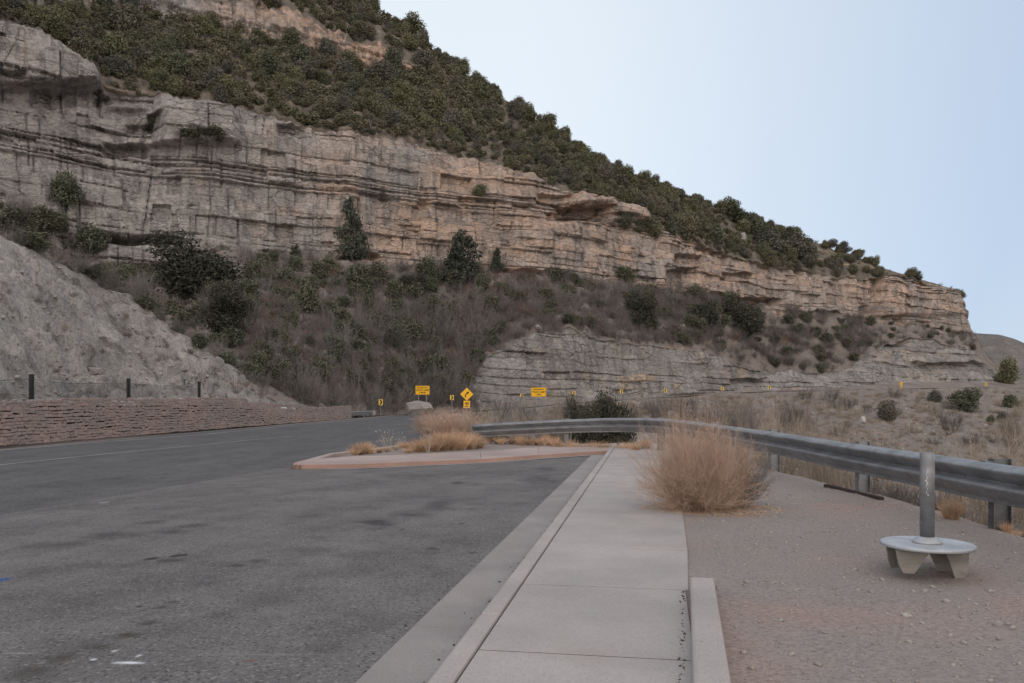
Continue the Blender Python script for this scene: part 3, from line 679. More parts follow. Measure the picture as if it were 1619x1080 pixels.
ed = np.minimum(1, np.minimum(t * 8, (1 - t) * 6 + .35)); RZ = RZ + nz * ed * np.clip((cz - wz) / 3, .1, 1)
back = [np.stack([(rx_ - CX) / F * (cD + k), cD + k, np.minimum(RZ[-1], cz) - k * .35], -1)[None] for k in (2, 6, 14)]
RG = np.concatenate([np.stack([RX, RD + 0 * RX, RZ], -1)] + back)
kind(mesh_obj('rubble_slope', RG.reshape(-1, 3), grid_faces(RG.shape[0], RG.shape[1]), M['rubble']), 'structure')

# loose stone scattered on the rubble slope and the dirt (nobody could count it)
ico = bpy.data.meshes.new('tmp')
import bmesh
bmm = bmesh.new(); bmesh.ops.create_icosphere(bmm, subdivisions=1, radius=1); IV = np.array([v.co[:] for v in bmm.verts]); bmm.faces.ensure_lookup_table(); IF = np.array([[v.index for v in f.verts] for f in bmm.faces]); bmm.free()
bmm = bmesh.new(); bmesh.ops.create_icosphere(bmm, subdivisions=3, radius=1); BV = np.array([v.co[:] for v in bmm.verts]); BF = np.array([[v.index for v in f.verts] for f in bmm.faces]); bmm.free()
def stones(pos, size, r, flat=.6):
    n = len(pos); k = len(IV)
    sc = np.asarray(size)[:, None] * r.uniform(.55, 1.25, (n, 3)) * np.array([1, 1, flat])
    v = IV[None] * sc[:, None] * r.uniform(.7, 1.25, (n, k, 1)); a = r.uniform(0, 2 * pi, n); ca, sa = np.cos(a)[:, None], np.sin(a)[:, None]
    tl = r.uniform(-.5, .5, n)[:, None]
    x = v[..., 0] * ca - v[..., 1] * sa; y = v[..., 0] * sa + v[..., 1] * ca; z = v[..., 2] + x * np.sin(tl)
    V_ = np.stack([x, y, z], -1) + np.asarray(pos)[:, None]
    return V_.reshape(-1, 3), (IF[None] + np.arange(n)[:, None, None] * k).reshape(-1, 3)
r = np.random.default_rng(5)
n = 4200; i = (r.random(n) ** 1.2 * (NRr - 2)).astype(int); j = r.integers(60, len(rx_) - 1, n)
sz = .035 + .16 * r.random(n) ** 5
v, f = stones(RG[i, j] + r.normal(0, .05, (n, 3)) * [1, 1, 0], sz, r); kind(mesh_obj('rubble_debris', v, f, M['stone']), 'stuff')
n = 220; i = (r.random(n) * (NRr - 2)).astype(int); j = r.integers(80, len(rx_) - 1, n)
v, f = stones(RG[i, j], .04 + .07 * r.random(n) ** 2, r, .5); kind(mesh_obj('pale_rubble_debris', v, f, M['palestone']), 'stuff')
pp = []; ss = []
for _ in range(9000):
    D = 3.3 + 13 * r.random() ** 1.6; X = r.uniform(.9, 6.2)
    rel = np.array([X, D]) - A; l = rel @ nD
    if l < wr(rel @ tD) + .25: continue
    pp.append((X, D, near_z(X, D) + .002)); ss.append(.003 + .014 * r.random() ** 4)
for _ in range(260):
    D = 4 + 9 * r.random(); X = r.uniform(1.2, 5.8); rel = np.array([X, D]) - A
    if rel @ nD > wr(rel @ tD) + .3: pp.append((X, D, near_z(X, D) + .003)); ss.append(r.uniform(.014, .034))
v, f = stones(np.array(pp), ss, r, .7); kind(mesh_obj('pebble_gravel', v, f, M['stone']), 'stuff')
pp = []; ss = []
for _ in range(500):                                       # grit and leaf crumbs along kerb, gutter and lot edge
    s_ = -2 + 16 * r.random() ** 1.5; c_ = r.random()
    if c_ < .4: q = Wk(s_, -.66 + r.normal(0, .10)); z = .008
    elif c_ < .7: q = Wk(s_, -.20 + abs(r.normal(0, .05)) * -1); z = .012
    else: s_ = -2 + 4.4 * r.random(); q = Wk(s_, 1.22 + s_ * .055 - abs(r.normal(0, .025))); z = .122
    pp.append((q[0], q[1], z)); ss.append(.003 + .010 * r.random() ** 3)
v, f = stones(np.array(pp), ss, r, .6); kind(mesh_obj('gutter_debris', v, f, M['bark']), 'stuff')
n = 4200; i = r.integers(4, 40, n); j = r.integers(np.searchsorted(px, 1000), NC - 1, n); g0 = np.stack(grids[0][:3], -1)
v, f = stones(g0[i, j], .12 + .6 * r.random(n) ** 5, r, .6); kind(mesh_obj('bank_debris', v, f, M['stone']), 'stuff')
n = 500; i = r.integers(4, 52, n); j = r.integers(np.searchsorted(px, 380), np.searchsorted(px, 1540), n); g4 = np.stack(grids[4][:3], -1)
v, f = stones(g4[i, j], .2 + 1.0 * r.random(n) ** 5, r, .6); kind(mesh_obj('talus_debris', v, f, M['stone']), 'stuff')

def unit_(v): return v / np.linalg.norm(v, axis=-1, keepdims=True)
def boulder(label, x, y, D, w, h, seed, mat='boulder', flat=1, name='boulder', base=None, group=None):
    rr_ = np.random.default_rng(seed); bm = bmesh.new()
    for q in unit_(rr_.normal(size=(15, 3))) * rr_.uniform(.8, 1.0, (15, 1)): bm.verts.new(np.sign(q) * np.abs(q) ** .7)
    res = bmesh.ops.convex_hull(bm, input=bm.verts[:]); bmesh.ops.delete(bm, geom=list({g for g in res['geom_interior'] + res['geom_unused'] if isinstance(g, bmesh.types.BMVert)}), context='VERTS')
    bmesh.ops.triangulate(bm, faces=bm.faces[:]); bmesh.ops.subdivide_edges(bm, edges=bm.edges[:], cuts=5, use_grid_fill=True); bm.verts.index_update()
    v = np.array([q.co[:] for q in bm.verts]); BF = [tuple(q.index for q in f_.verts) for f_ in bm.faces]; bm.free()
    v = v * (1 + .06 * fbm(v[:, 0] * 2.2, v[:, 1] * 2.5 + v[:, 2] * 2.3, 4, seed)[:, None])
    v = v - (v.max(0) + v.min(0)) / 2; v = v / np.abs(v).max(0) * np.array([w / 2, w * .4, h / 2])
    p = P(x, y, D); o = mesh_obj(name, v, BF, M[mat]); o.location = p
    return tag(o, label, 'boulder', group)
S_ = lambda pxl, D: pxl / F * D
boulder('big pale grey boulder at the road bend below the yellow rectangular sign', 663, 647, 121, S_(48, 121), S_(28, 121), 3)
boulder('light grey block half sunk in the scrub above the gully thicket', 463, 489, 150, S_(24, 150), S_(21, 150), 4)
boulder('low grey boulder among bare branches beside the big dark juniper', 409, 479, 140, S_(32, 140), S_(18, 140), 5)
boulder('large slanting grey rock slab rising out of the bare thicket', 533, 612, 112, S_(34, 112), S_(52, 112), 21, 'darkrock')
boulder('small pale rock lying below the tall pine at the cliff foot', 566, 431, 196, S_(18, 196), S_(14, 196), 7)
boulder('upright pale stone standing above the roadside cliff among rusty scrub', 757, 515, 190, S_(10, 190), S_(13, 190), 8)
boulder('bright white rock on the bank behind the near guardrail', 1365, 663, 150, S_(10, 150), S_(9, 150), 9, 'palestone')
boulder('small white rock at the road edge beside the diamond sign', 756, 637, 148, S_(9, 148), S_(10, 148), 10, 'palestone')
boulder('smooth rounded grey rock dome among trees above the right cliff', 1160, 378, 310, S_(50, 310), S_(20, 310), 11)
boulder('tan boulder resting on the rubble slope above the fence', 153, 587, 37.5, S_(24, 37.5), S_(13, 37.5), 13)
boulder('dark rounded stone in the middle of the rubble slope', 220, 526, 42.5, S_(15, 42.5), S_(9, 42.5), 14)
p_ = G(1130, 930, .12); o = boulder('small dark stone lying beside the end of the raised kerb', 1130, 928, p_[1], .045, .035, 15)

# ------------------------------------------------------------------ guardrail
def w_beam(name, q, h, mat, parent, depth=.15, flip=1):
    # (height fraction from the middle, depth fraction) of a two-wave beam, traffic face first
    prof = [(-.5, .16), (-.455, .0), (-.40, .12), (-.14, .94), (-.10, 1), (-.065, .94), (.0, .1), (.03, 0), (.06, .1), (.29, .90), (.335, 1), (.375, .93), (.48, .05), (.5, -.1)]
    v = []; n = len(prof)
    for i in range(len(q)):
        a = q[max(i - 1, 0)]; b = q[min(i + 1, len(q) - 1)]; d = (b - a)[:2]; d = d / np.linalg.norm(d); nn = np.array([-d[1], d[0]]) * flip
        for z, dd in prof: v.append((q[i][0] + nn[0] * dd * depth, q[i][1] + nn[1] * dd * depth, q[i][2] + z * h[i]))
    o = mesh_obj(name, v, grid_faces(len(q), n), mat, parent, False)
    m = o.modifiers.new('thickness', 'SOLIDIFY'); m.thickness = .008
    return o
gr = empty('guardrail'); tag(gr, 'long galvanised guardrail curving round the viewpoint past the big dry bush', 'guardrail')
w_beam('beam', gq, ghh, M['galv'], gr)
def gr_at(sv):
    return np.array([np.interp(sv, gs, gq[:, k]) for k in range(3)]), np.interp(sv, gs, ghh)
pxs = gq[:, 0] / np.maximum(gq[:, 1], .1) * F + CX
s1545 = np.interp(-1553, -np.where(gq[:, 1] > 4, pxs, 3000), gs); s1345 = np.interp(-1346, -np.where(gq[:, 1] > 4, pxs, 3000), gs)
step = (s1345 - s1545)
for kx in range(-3, 8):
    sv = s1545 + kx * step
    if sv < 2 or sv > gs[-1] - .5: continue
    c, h = gr_at(sv); c2, _ = gr_at(sv + .3); d = (c2 - c)[:2]; d /= np.linalg.norm(d); nn = np.array([d[1], -d[0]])
    rz = math.atan2(d[1], d[0]); top = c[2] + h / 2 + .035
    mb = MB(); ctr = c[:2] + nn * .20; bot = near_z(*ctr) - .25
    zc, zh = (top + bot) / 2, top - bot
    mb.box((ctr[0], ctr[1], zc), (.012, .19, zh), rz)
    for s_ in (-1, 1):
        e = ctr + nn * s_ * .095; mb.box((e[0], e[1], zc), (.15, .012, zh), rz)
    po = mb.build('post', M['galv'] if kx else M['galv_dark'], gr)  # one post takes the darker steel, the rest the plain galvanised
    mb = MB(); e = c[:2] + nn * .055; mb.box((e[0], e[1], c[2] + .01), (.15, .095, h * .98), rz); mb.build('blockout', M['galv_dark'], gr, False, .006)
mb = MB()
for sv in np.arange(s1545 - 3.6, gs[-1], 1.35):              # bolt heads and splices
    c, h = gr_at(sv); c2, _ = gr_at(sv + .2); d = (c2 - c)[:2]; d /= np.linalg.norm(d); nn = np.array([-d[1], d[0]])
    for dz in (.0,): mb.box((c[0] + nn[0] * .012, c[1] + nn[1] * .012, c[2] + dz), (.035, .03, .035), math.atan2(d[1], d[0]))
mb.build('bolt', M['galv'], gr)

# short rail with a square end beyond the red wall
sr = empty('guardrail'); tag(sr, 'short far guardrail with a pale square end, beyond the red wall', 'guardrail')
qa = np.array([P(548, 0, 94)[:2], P(588, 0, 109)[:2]]); ts = np.linspace(0, 1, 14)[:, None]
q3 = np.concatenate([qa[0] + (qa[1] - qa[0]) * ts, np.full((14, 1), .52)], 1)
w_beam('beam', q3, np.full(14, .5), M['galv'], sr, .14, -1)
for kx in range(5):
    c = q3[1 + kx * 3]; mb = MB(); mb.box((c[0] - .2, c[1], .35), (.15, .18, .8)); mb.build('post', M['galv_dark'], sr)
mb = MB(); c = q3[-1]; mb.box((c[0] + .15, c[1] + .1, .50), (.6, .3, .62)); mb.build('end_terminal', M['conc'], sr, False, .03)

# timber half buried in the dirt by the rail post
mb = MB(); a, b = G(1312, 772, .14), G(1397, 801, .06); cc = (a + b) / 2; dd = b - a
mb.box((cc[0], cc[1] + .12, .10), (np.hypot(dd[0], dd[1]) + .1, .09, .20), math.atan2(dd[1], dd[0]))
tag(mb.build('timber_plank', M['wood'], None, False, .01), 'dark timber plank half buried in the dirt by a guardrail post', 'plank')

# ------------------------------------------------------------------ the step plate with its post
D0 = G(1466, 902, .13)[1]; pc = P(1466, 858, D0)
pe = empty('viewer_pedestal', (pc[0], pc[1], pc[2])); tag(pe, 'round metal step plate with an upright galvanised pole, missing its viewer', 'viewer stand')
R_ = S_(68, D0)
mb = MB(); mb.lathe([(R_ - .008, -.032), (R_, -.027), (R_, -.006), (R_ - .008, -.001), (R_ - .02, 0), (.02, 0)], n=64); mb.build('step_plate', M['plate'], pe, True)
mb = MB(); mb.lathe([(.123, .001), (.125, .010), (.118, .022), (.098, .030), (.088, .05), (.070, .056), (.06, .056)], n=40); mb.build('flange', M['plate'], pe, True)
ph = S_(143, D0); pr = S_(10.6, D0)
mb = MB(); mb.lathe([(pr, .05), (pr, ph - .004), (pr - .004, ph), (pr - .010, ph), (pr - .010, ph - .12)], n=36); pole = mb.build('pole', M['galv'], pe, True)
mb = MB()
rs = np.random.default_rng(12)
for k in range(13):
    a = radians(248 + rs.uniform(-5, 5) - 8 * (k % 3)); z = ph * (.80 - .022 * k); hh = rs.uniform(.006, .016)
    mb.box((cos(a) * (pr + .0015), sin(a) * (pr + .0015), z), (.003 + .010 * rs.random(), .003, hh), a + pi / 2, rs.uniform(-.8, .8))
mb.build('scribble', M['white'], pole)
zb = near_z(pc[0], pc[1] - .2) - pc[2] - .015
for sx, sy in ((-1, -1), (1, -1), (1, 1), (-1, 1)):
    lo_ = zb + (.07 if sx < 0 else 0)
    q = [(.14 if sx < 0 else .17, -.033), (.85, -.033), (.79, lo_ + .07), (.70, lo_), (.48, lo_)]
    v = []; nn = len(q)
    for th in (0, .018):
        for x_, z_ in q: v.append((sx * R_ * x_, sy * (R_ * (.46 - .30 * x_) + th), z_))
    mb = MB(); mb.add(v, [tuple(range(nn)), tuple(range(2 * nn - 1, nn - 1, -1))] + [(i, nn + i, nn + (i + 1) % nn, (i + 1) % nn) for i in range(nn)])
    if sx > 0 and sy < 0:
        for x_ in (.62, .70): mb.box((R_ * x_, -(R_ * (.46 - .30 * x_) + .02), zb + .075), (.02, .012, .02))
    mb.build('leg', M['fin'], pe)

# ------------------------------------------------------------------ red split stone wall and the wire fence on it
wl = empty('retaining_wall', (-18.5, 30, 0)); tag(wl, 'long low retaining wall of red split stone beside the road', 'wall')
wx = lambda y: float(np.interp(y, [0, 52, 66, 93], [-19.9, -19.9, -19.6, -18.9]))
wt_ = lambda y: float(np.interp(y, [0, 28, 30.7, 51.9, 55, 58.95, 59, 66, 66.05, 71.7, 71.75, 93], [1.8, 1.85, 1.865, 2.12, 2.16, 2.08, 1.9, 1.88, 1.67, 1.68, 1.39, 1.55]))
mb = MB()
ysg = [6, 20, 28, 38, 48, 55, 59, 66, 71.72, 80, 93]
for a, b in zip(ysg[:-1], ysg[1:]):
    za = min(wt_(a + .1), wt_(b - .1)) - .02
    mb.prism([(wx(a), a), (wx(b), b), (wx(b) - .5, b), (wx(a) - .5, a)], -.1, [wt_(a + .1) - .01, wt_(b - .1) - .01, wt_(b - .1) - .01, wt_(a + .1) - .01])
Vb = [np.array(mb.v)]; core = mb.build('core', M['wall'], None); core.parent = wl; core.matrix_parent_inverse = wl.matrix_world.inverted()
rw = np.random.default_rng(8); mv = []; mf = []; mt = []
z = 0.0; rowi = 0
while z < 2.1:
    hh = rw.uniform(.10, .17); y = 6.0 - rw.random() * .5
    while y < 93:
        ln = rw.uniform(.12, .42) * (1 + .7 * (rw.random() < .2)); zj = .05 * float(vn(y * .9, z * 3.1, 5)) + rw.normal(0, .014); y2 = min(y + ln, 93)
        tz = wt_((y + y2) / 2)
        if z + hh * .6 < tz and y2 - y > .05:
            z_ = z; z = max(0, z + zj); zt = min(z + hh * rw.uniform(.75, 1.15) - .004, tz + .0); zt = max(zt, z + .05); o_ = rw.uniform(.0, .036) * (1 + .4 * rw.random()); tl = rw.uniform(-.012, .012); bt = .018
            base = len(mv); a, b = y + .006, y2 - .006
            for (yy, zz, oo) in ((a, z, 0), (b, z + tl, 0), (b, zt + tl, 0), (a, zt, 0), (a + bt, z + bt * .7, o_ + .02), (b - bt, z + tl + bt * .7, o_ + .02 + tl), (b - bt, zt + tl - bt * .7, o_ + .025), (a + bt, zt - bt * .7, o_ + .02)):
                mv.append((wx(yy) + .003 + oo, yy, zz))
            mf += [tuple(base + i for i in q) for q in ((4, 5, 6, 7), (0, 1, 5, 4), (1, 2, 6, 5), (2, 3, 7, 6), (3, 0, 4, 7))]
            mt += [float(np.clip(.5 + .5 * fbm(y / 7, z / 1.0, 3, 4) + rw.normal(0, .25), 0, 1))] * 8; z = z_
        y = y2
    z += hh; rowi += 1
mv = np.array(mv) - np.array([-18.5, 30, 0])
mesh_obj('stonework', mv, mf, M['wall'], wl, False, {'tone': mt})

fn = empty('wire_fence', (-19.1, 30, 1.8)); tag(fn, 'wire mesh fence with black posts along the top of the red wall', 'fence')
def loc(o, e): o.data.transform(__import__('mathutils').Matrix.Translation(-Vector(e.location)))
posts = [15.6, 24.4, 33.2, 41.6, 51.0]
for y in posts:
    mb = MB(); x = wx(y) - .28; mb.box((x, y, wt_(y) + .48), (.16, .14, 1.06)); o = mb.build('post', M['post'], fn, False, .01); loc(o, fn)
mb = MB()
for a, b in zip(posts[:-1], posts[1:]):
    pts = [(wx(a + (b - a) * t) - .28, a + (b - a) * t, wt_(a + (b - a) * t) + .78 - .10 * 4 * t * (1 - t) + .02 * sin(9 * t + a)) for t in np.linspace(0, 1, 12)]
    mb.tube(pts, .013, 5)
loc(mb.build('top_wire', M['galv_dark'], fn), fn)
mb = MB()
for y in np.arange(15.6, 51, .085):
    for sgn in (1, -1):
        y2 = y + sgn * .74
        if not (15.6 <= y2 <= 51): continue
        x = wx(y) - .28 + .004 * sgn; z0 = wt_(y) - .01
        sag = .10 * 4 * ((y - 15.6) % 8.8 / 8.8) * (1 - (y - 15.6) % 8.8 / 8.8)
        mb.add([(x, y - .0035, z0), (x, y + .0035, z0), (x, y2 + .0035, z0 + .76 - sag), (x, y2 - .0035, z0 + .76 - sag), (x - .006, y, z0), (x - .006, y2, z0 + .76 - sag)], [(0, 1, 2, 3), (1, 4, 5, 2), (4, 0, 3, 5)])
loc(mb.build('mesh_panel', M['galv_dark'], fn), fn)

# ------------------------------------------------------------------ signs
def text(body, size, mat, parent, loc_, name='lettering', w=None):
    cu = bpy.data.curves.new('t', 'FONT'); cu.body = body; cu.size = size; cu.align_x = 'CENTER'; cu.align_y = 'CENTER'; cu.extrude = .004; cu.offset = size * .02
    to = bpy.data.objects.new('t', cu); C.objects.link(to)
    dg = bpy.context.evaluated_depsgraph_get(); me = bpy.data.meshes.new_from_object(to.evaluated_get(dg)); bpy.data.objects.remove(to)
    o = bpy.data.objects.new(name, me); C.objects.link(o); me.materials.clear(); me.materials.append(mat); o.parent = parent
    o.rotation_euler = (pi / 2, 0, 0); o.location = loc_
    if w: o.dimensions = (w, o.dimensions[1], o.dimensions[2]) if False else o.dimensions
    return o
def panel(poly, y0, th, name, mat, parent):
    mb = MB(); n = len(poly)
    mb.add([(x, y0, z) for x, z in poly] + [(x, y0 + th, z) for x, z in poly], [tuple(range(n)), tuple(range(2 * n - 1, n - 1, -1))] + [(i, n + i, n + (i + 1) % n, (i + 1) % n) for i in range(n)])
    return mb.build(name, mat, parent)
def rect(w, h, cx=0, cz=0): return [(cx - w / 2, cz - h / 2), (cx + w / 2, cz - h / 2), (cx + w / 2, cz + h / 2), (cx - w / 2, cz + h / 2)]
def chevron(x, y, D, pw, ph_, zg, label, flip=1, yaw=0):
    p = P(x, y, D); e = empty('chevron_sign', (p[0], p[1], zg), yaw); w, h = S_(pw, D), S_(ph_, D); zc = p[2] - zg
    tag(e, label, 'road sign', 'chevron signs along the bend')
    panel(rect(w, h, 0, zc), 0, .02, 'panel', M['yellow_pale'], e)
    a = .32 * w; q = [(-a, .42 * h), (-a + .42 * w, .42 * h), (a + .06 * w, 0), (-a + .42 * w, -.42 * h), (-a, -.42 * h), (a - .34 * w, 0)]
    q = [(xx * flip, zz + zc) for xx, zz in q]; q = q if flip > 0 else q[::-1]
    panel(q, -.008, .006, 'arrow', M['black'], e)
    mb = MB(); mb.box((0, .06, (zc + h * .4) / 2 - .2), (.09, .07, zc + h * .4 + .4)); mb.build('post', M['galv'], e)
zR = lambda x: float(np.interp(x, px, rR_z))
DR = lambda x: float(np.interp(x, px, rR_D)) - .9
chevron(602, 636, 112, 6.4, 9.2, 0, 'near chevron sign pointing right just past the short far guardrail')
chevron(714.5, 628.5, 138, 5.8, 7.6, .1, 'small chevron sign pointing right beside the diamond curve sign')
chevron(825, 625, DR(825), 5.2, 5.6, zR(825), 'faint chevron sign pointing right between the diamond sign and the right yellow rectangle')
chevron(907, 621.5, DR(907), 4.8, 5.6, zR(907), 'chevron sign pointing right above the dark evergreen bush behind the guardrail')
chevron(982.5, 619, DR(982.5), 4.6, 6.0, zR(982.5), 'chevron sign pointing right below the roadside cliff, beyond the evergreen bush')
chevron(1052, 617.5, DR(1052), 4.4, 6.2, zR(1052), 'chevron sign pointing left above the big dry bush', -1)
chevron(1142, 614.5, DR(1142), 4.2, 5.6, zR(1142), 'chevron sign pointing left at the foot of the cliff, past the big dry bush', -1)
chevron(1217, 612.5, DR(1217), 4.4, 5.0, zR(1217), 'chevron sign pointing left on the far road, nearest the small far diamond sign', -1, .3)
chevron(1559, 607.5, DR(1559), 4.2, 5.4, zR(1559), 'chevron sign pointing left at the far tip of the headland', -1, .2)

def big_sign(x, y, D, pw, ph_, zg, label, yaw, third):
    p = P(x, y, D); e = empty('warning_sign', (p[0], p[1], zg), yaw); w, h = S_(pw, D), S_(ph_, D); zc = p[2] - zg
    tag(e, label, 'road sign')
    pn = panel(rect(w, h, 0, zc), 0, .03, 'panel', M['yellow'], e)
    mb = MB()
    for (cx_, cz_, ww, hh) in ((0, h * .46, w * .97, .025), (0, -h * .46, w * .97, .025), (w * .475, 0, .025, h * .94), (-w * .475, 0, .025, h * .94)):
        mb.box((cx_, -.004, zc + cz_), (ww, .006, hh))
    mb.build('border', M['black'], e)
    for k, tx_ in enumerate(('RUNAWAY', 'TRUCK RAMP', third)): text(tx_, h * .235, M['black'], e, (0, -.008, zc + h * (.27 - .27 * k)))
    for s_ in (-.28, .28):
        mb = MB(); mb.box((s_ * w, .07, zc / 2 - .3), (.10, .08, zc + .6)); mb.build('post', M['galv'], e)
big_sign(668, 617, 122.5, 22.4, 14.2, 0, 'yellow runaway truck ramp sign standing behind the big grey boulder', 0, '2 MILES')
big_sign(851.5, 620, 118, 24, 14.6, float(-1.5), 'yellow runaway truck ramp sign half screened by bare twigs above the guardrail', -.2, '1 MILE')
def diamond_sign(x, y, D, half, plate, zg, label, yaw=0, num='40'):
    p = P(x, y, D); e = empty('curve_warning_sign', (p[0], p[1], zg), yaw); a = S_(half, D); zc = p[2] - zg; tag(e, label, 'road sign')
    panel([(0, zc - a), (a, zc), (0, zc + a), (-a, zc)], 0, .02, 'panel', M['yellow'], e)
    # arrow that bends to the right
    cl = [(-.22, -.50), (-.22, -.28), (-.16, -.08), (-.04, .08), (.10, .19)]
    mb = MB(); v = []
    for i, (xx, zz) in enumerate(cl):
        q0 = np.array(cl[max(i - 1, 0)]); q1 = np.array(cl[min(i + 1, len(cl) - 1)]); d = (q1 - q0) / np.linalg.norm(q1 - q0); n_ = np.array([-d[1], d[0]]) * .075
        v += [((xx + n_[0]) * a, -.008, (zz + n_[1]) * a + zc), ((xx - n_[0]) * a, -.008, (zz - n_[1]) * a + zc)]
    mb.add(v, [(2 * i, 2 * i + 1, 2 * i + 3, 2 * i + 2) for i in range(len(cl) - 1)])
    hd = [(-.03, .32), (.20, -.02), (.38, .42)]; mb.add([(xx * a, -.008, zz * a + zc) for xx, zz in hd], [(0, 1, 2)])
    ar = mb.build('arrow', M['black'], e); m = ar.modifiers.new('t', 'SOLIDIFY'); m.thickness = .004
    if plate:
        w = plate * a; cz_ = zc - a - w * .56
        panel(rect(w, w * 1.12, 0, cz_), 0, .02, 'speed_plate', M['yellow'], e)
        text(num, w * .62, M['black'], e, (0, -.008, cz_ + w * .12)); text('MPH', w * .27, M['black'], e, (0, -.008, cz_ - w * .32))
    mb = MB(); mb.box((0, .06, (zc + a * .6) / 2 - .3), (.09, .07, zc + a * .6 + .6)); mb.build('post', M['galv'], e)
diamond_sign(738, 623.3, 76, 10.4, .98, -.3, 'yellow diamond right-curve sign with a 40 mph plate above the roadside bush')
diamond_sign(1425, 606.5, 276, 4.2, 1.0, 6.8, 'small far diamond sign with a plate on the distant road below the headland', .5)
#%%PART3
# ------------------------------------------------------------------ vegetation: prototypes
def unit(v): return v / np.maximum(1e-9, np.linalg.norm(v, axis=-1, keepdims=True))
def leaf_cloud(r, lobes, n, size, inner=.35):
    """leaf sprays spread through ellipsoid lobes (x,y,z,rx,ry,rz)"""
    lb = np.array(lobes, float); wgt = lb[:, 3] * lb[:, 4] + lb[:, 5] * lb[:, 3]; k = r.choice(len(lb), n, p=wgt / wgt.sum())
    d = unit(r.normal(size=(n, 3))); rad = (inner + (1 - inner) * r.random(n) ** .5) * (1 + .16 * r.normal(size=n))
    c = lb[k, :3] + d * lb[k, 3:6] * rad[:, None]
    a = unit(d * .6 + r.normal(size=(n, 3)) * .8); b = unit(np.cross(a, r.normal(size=(n, 3)))); s = size * r.uniform(.5, 1.4, n)[:, None]
    e = np.cross(a, b)
    V_ = np.stack([c - b * s, c + a * s * .3 - e * s * .45, c + b * s * 1.2, c + a * s * .2 + e * s * .5], 1)
    return V_.reshape(-1, 3), np.arange(n * 4).reshape(-1, 4)
def twigs(r, n0, L0, cone, ks, w0, lift=.0, base_r=.05, bend=.35, shrink=.55, spread=.75, tmin=.25):
    az = r.uniform(0, 2 * pi, n0); el = np.arccos(1 - r.random(n0) * (1 - cos(cone)))
    d = np.stack([np.sin(el) * np.cos(az), np.sin(el) * np.sin(az), np.cos(el)], -1)
    p = np.stack([np.cos(az) * base_r * r.random(n0), np.sin(az) * base_r * r.random(n0), np.zeros(n0)], -1)
    L = L0 * r.uniform(.65, 1.1, n0); w = np.full(n0, w0); VV = []; TT = []
    for lv in range(len(ks) + 1):
        n = len(p); d2 = unit(d + r.normal(size=(n, 3)) * bend + np.array([0, 0, lift])); p1 = p + d * (L * .5)[:, None]; p2 = p1 + d2 * (L * .5)[:, None]
        s = unit(np.cross(d, r.normal(size=(n, 3)))) * w[:, None] * .5
        VV.append(np.stack([p - s, p + s, p1 + s * .8, p1 - s * .8, p2 + s * .35, p2 - s * .35], 1).reshape(-1, 3))
        tn = np.clip(.15 + .25 * lv + r.normal(0, .22, n), 0, 1); TT.append(np.repeat(tn, 6))
        if lv == len(ks): break
        k = ks[lv]; idx = np.repeat(np.arange(n), k); t = r.uniform(tmin, 1, n * k)
        pos = np.where((t < .5)[:, None], p[idx] + (p1 - p)[idx] * (t * 2)[:, None], p1[idx] + (p2 - p1)[idx] * (t * 2 - 1)[:, None])
        dn = unit(np.where((t < .5)[:, None], d[idx], d2[idx]) + r.normal(size=(n * k, 3)) * spread * .6 + np.array([0, 0, lift]))
        L = L[idx] * shrink * r.uniform(.5, 1.15, n * k); w = w[idx] * .62; p, d = pos, dn
    V_ = np.concatenate(VV); T_ = np.concatenate(TT); m = len(V_) // 6; b = np.arange(m)[:, None] * 6
    return V_, np.concatenate([b + [[0, 1, 2, 3]], b + [[3, 2, 4, 5]]], 0), T_
def fit(V_, keep=False):
    """rest on z=0 at width about 1 and height 1"""
    V_ = V_.copy(); q = np.percentile(V_, [1, 99], axis=0); V_[:, 2] -= max(q[0, 2], V_[:, 2].min()); h = np.percentile(V_[:, 2], 99)
    wd = max(q[1, 0] - q[0, 0], q[1, 1] - q[0, 1]); V_[:, :2] /= wd; V_[:, 2] /= h; return V_

PR = {}          # kind -> list of (V, F, tone or None, material)
def juniper_proto(seed, n=4200, size=.032):
    r = np.random.default_rng(seed); lobes = []
    for _ in range(r.integers(5, 9)):
        a = r.uniform(0, 2 * pi); q = r.uniform(0, .3); s = r.uniform(.16, .28)
        lobes.append((cos(a) * q, sin(a) * q, r.uniform(.18, .74), s, s, s * r.uniform(.8, 1.25)))
    lobes.append((0, 0, .35, .33, .33, .33))
    V_, F_ = leaf_cloud(r, lobes, n, size); return fit(V_), F_, None
def pine_proto(seed, n=2600, size=.035):
    r = np.random.default_rng(seed); lobes = []
    for z in np.linspace(.14, .97, 15):
        for _ in range(3):
            a = r.uniform(0, 2 * pi); ra = (1 - z) ** .7 * .40 + .05; q = ra * r.uniform(.2, .95); s = ra * r.uniform(.35, .6) + .02
            lobes.append((cos(a) * q, sin(a) * q, z + r.normal(0, .02), s, s, s * .55))
    V_, F_ = leaf_cloud(r, lobes, n, size, .2); return fit(V_), F_, None
PR['juniper'] = [juniper_proto(s) for s in range(100, 108)]
PR['shrub'] = [juniper_proto(s, 2600, .034) for s in range(120, 126)]
PR['bigjuniper'] = [juniper_proto(s, 9000, .021) for s in range(110, 116)]
PR['small'] = [juniper_proto(s, 760, .060) for s in range(130, 138)]
PR['pine'] = [pine_proto(s) for s in range(140, 145)]
def tb(seed, *a, **k):
    r = np.random.default_rng(seed); V_, F_, T_ = twigs(r, *a, **k); return fit(V_), F_, T_
PR['grey'] = [tb(s, 26, .75, 1.15, (9, 8), .012, .1, .12) for s in range(160, 166)]
PR['rust'] = []
for s in range(180, 184):
    v, f, t = tb(s, 22, .7, 1.2, (8, 4), .010, .1, .12); PR['rust'].append((v, f, t))
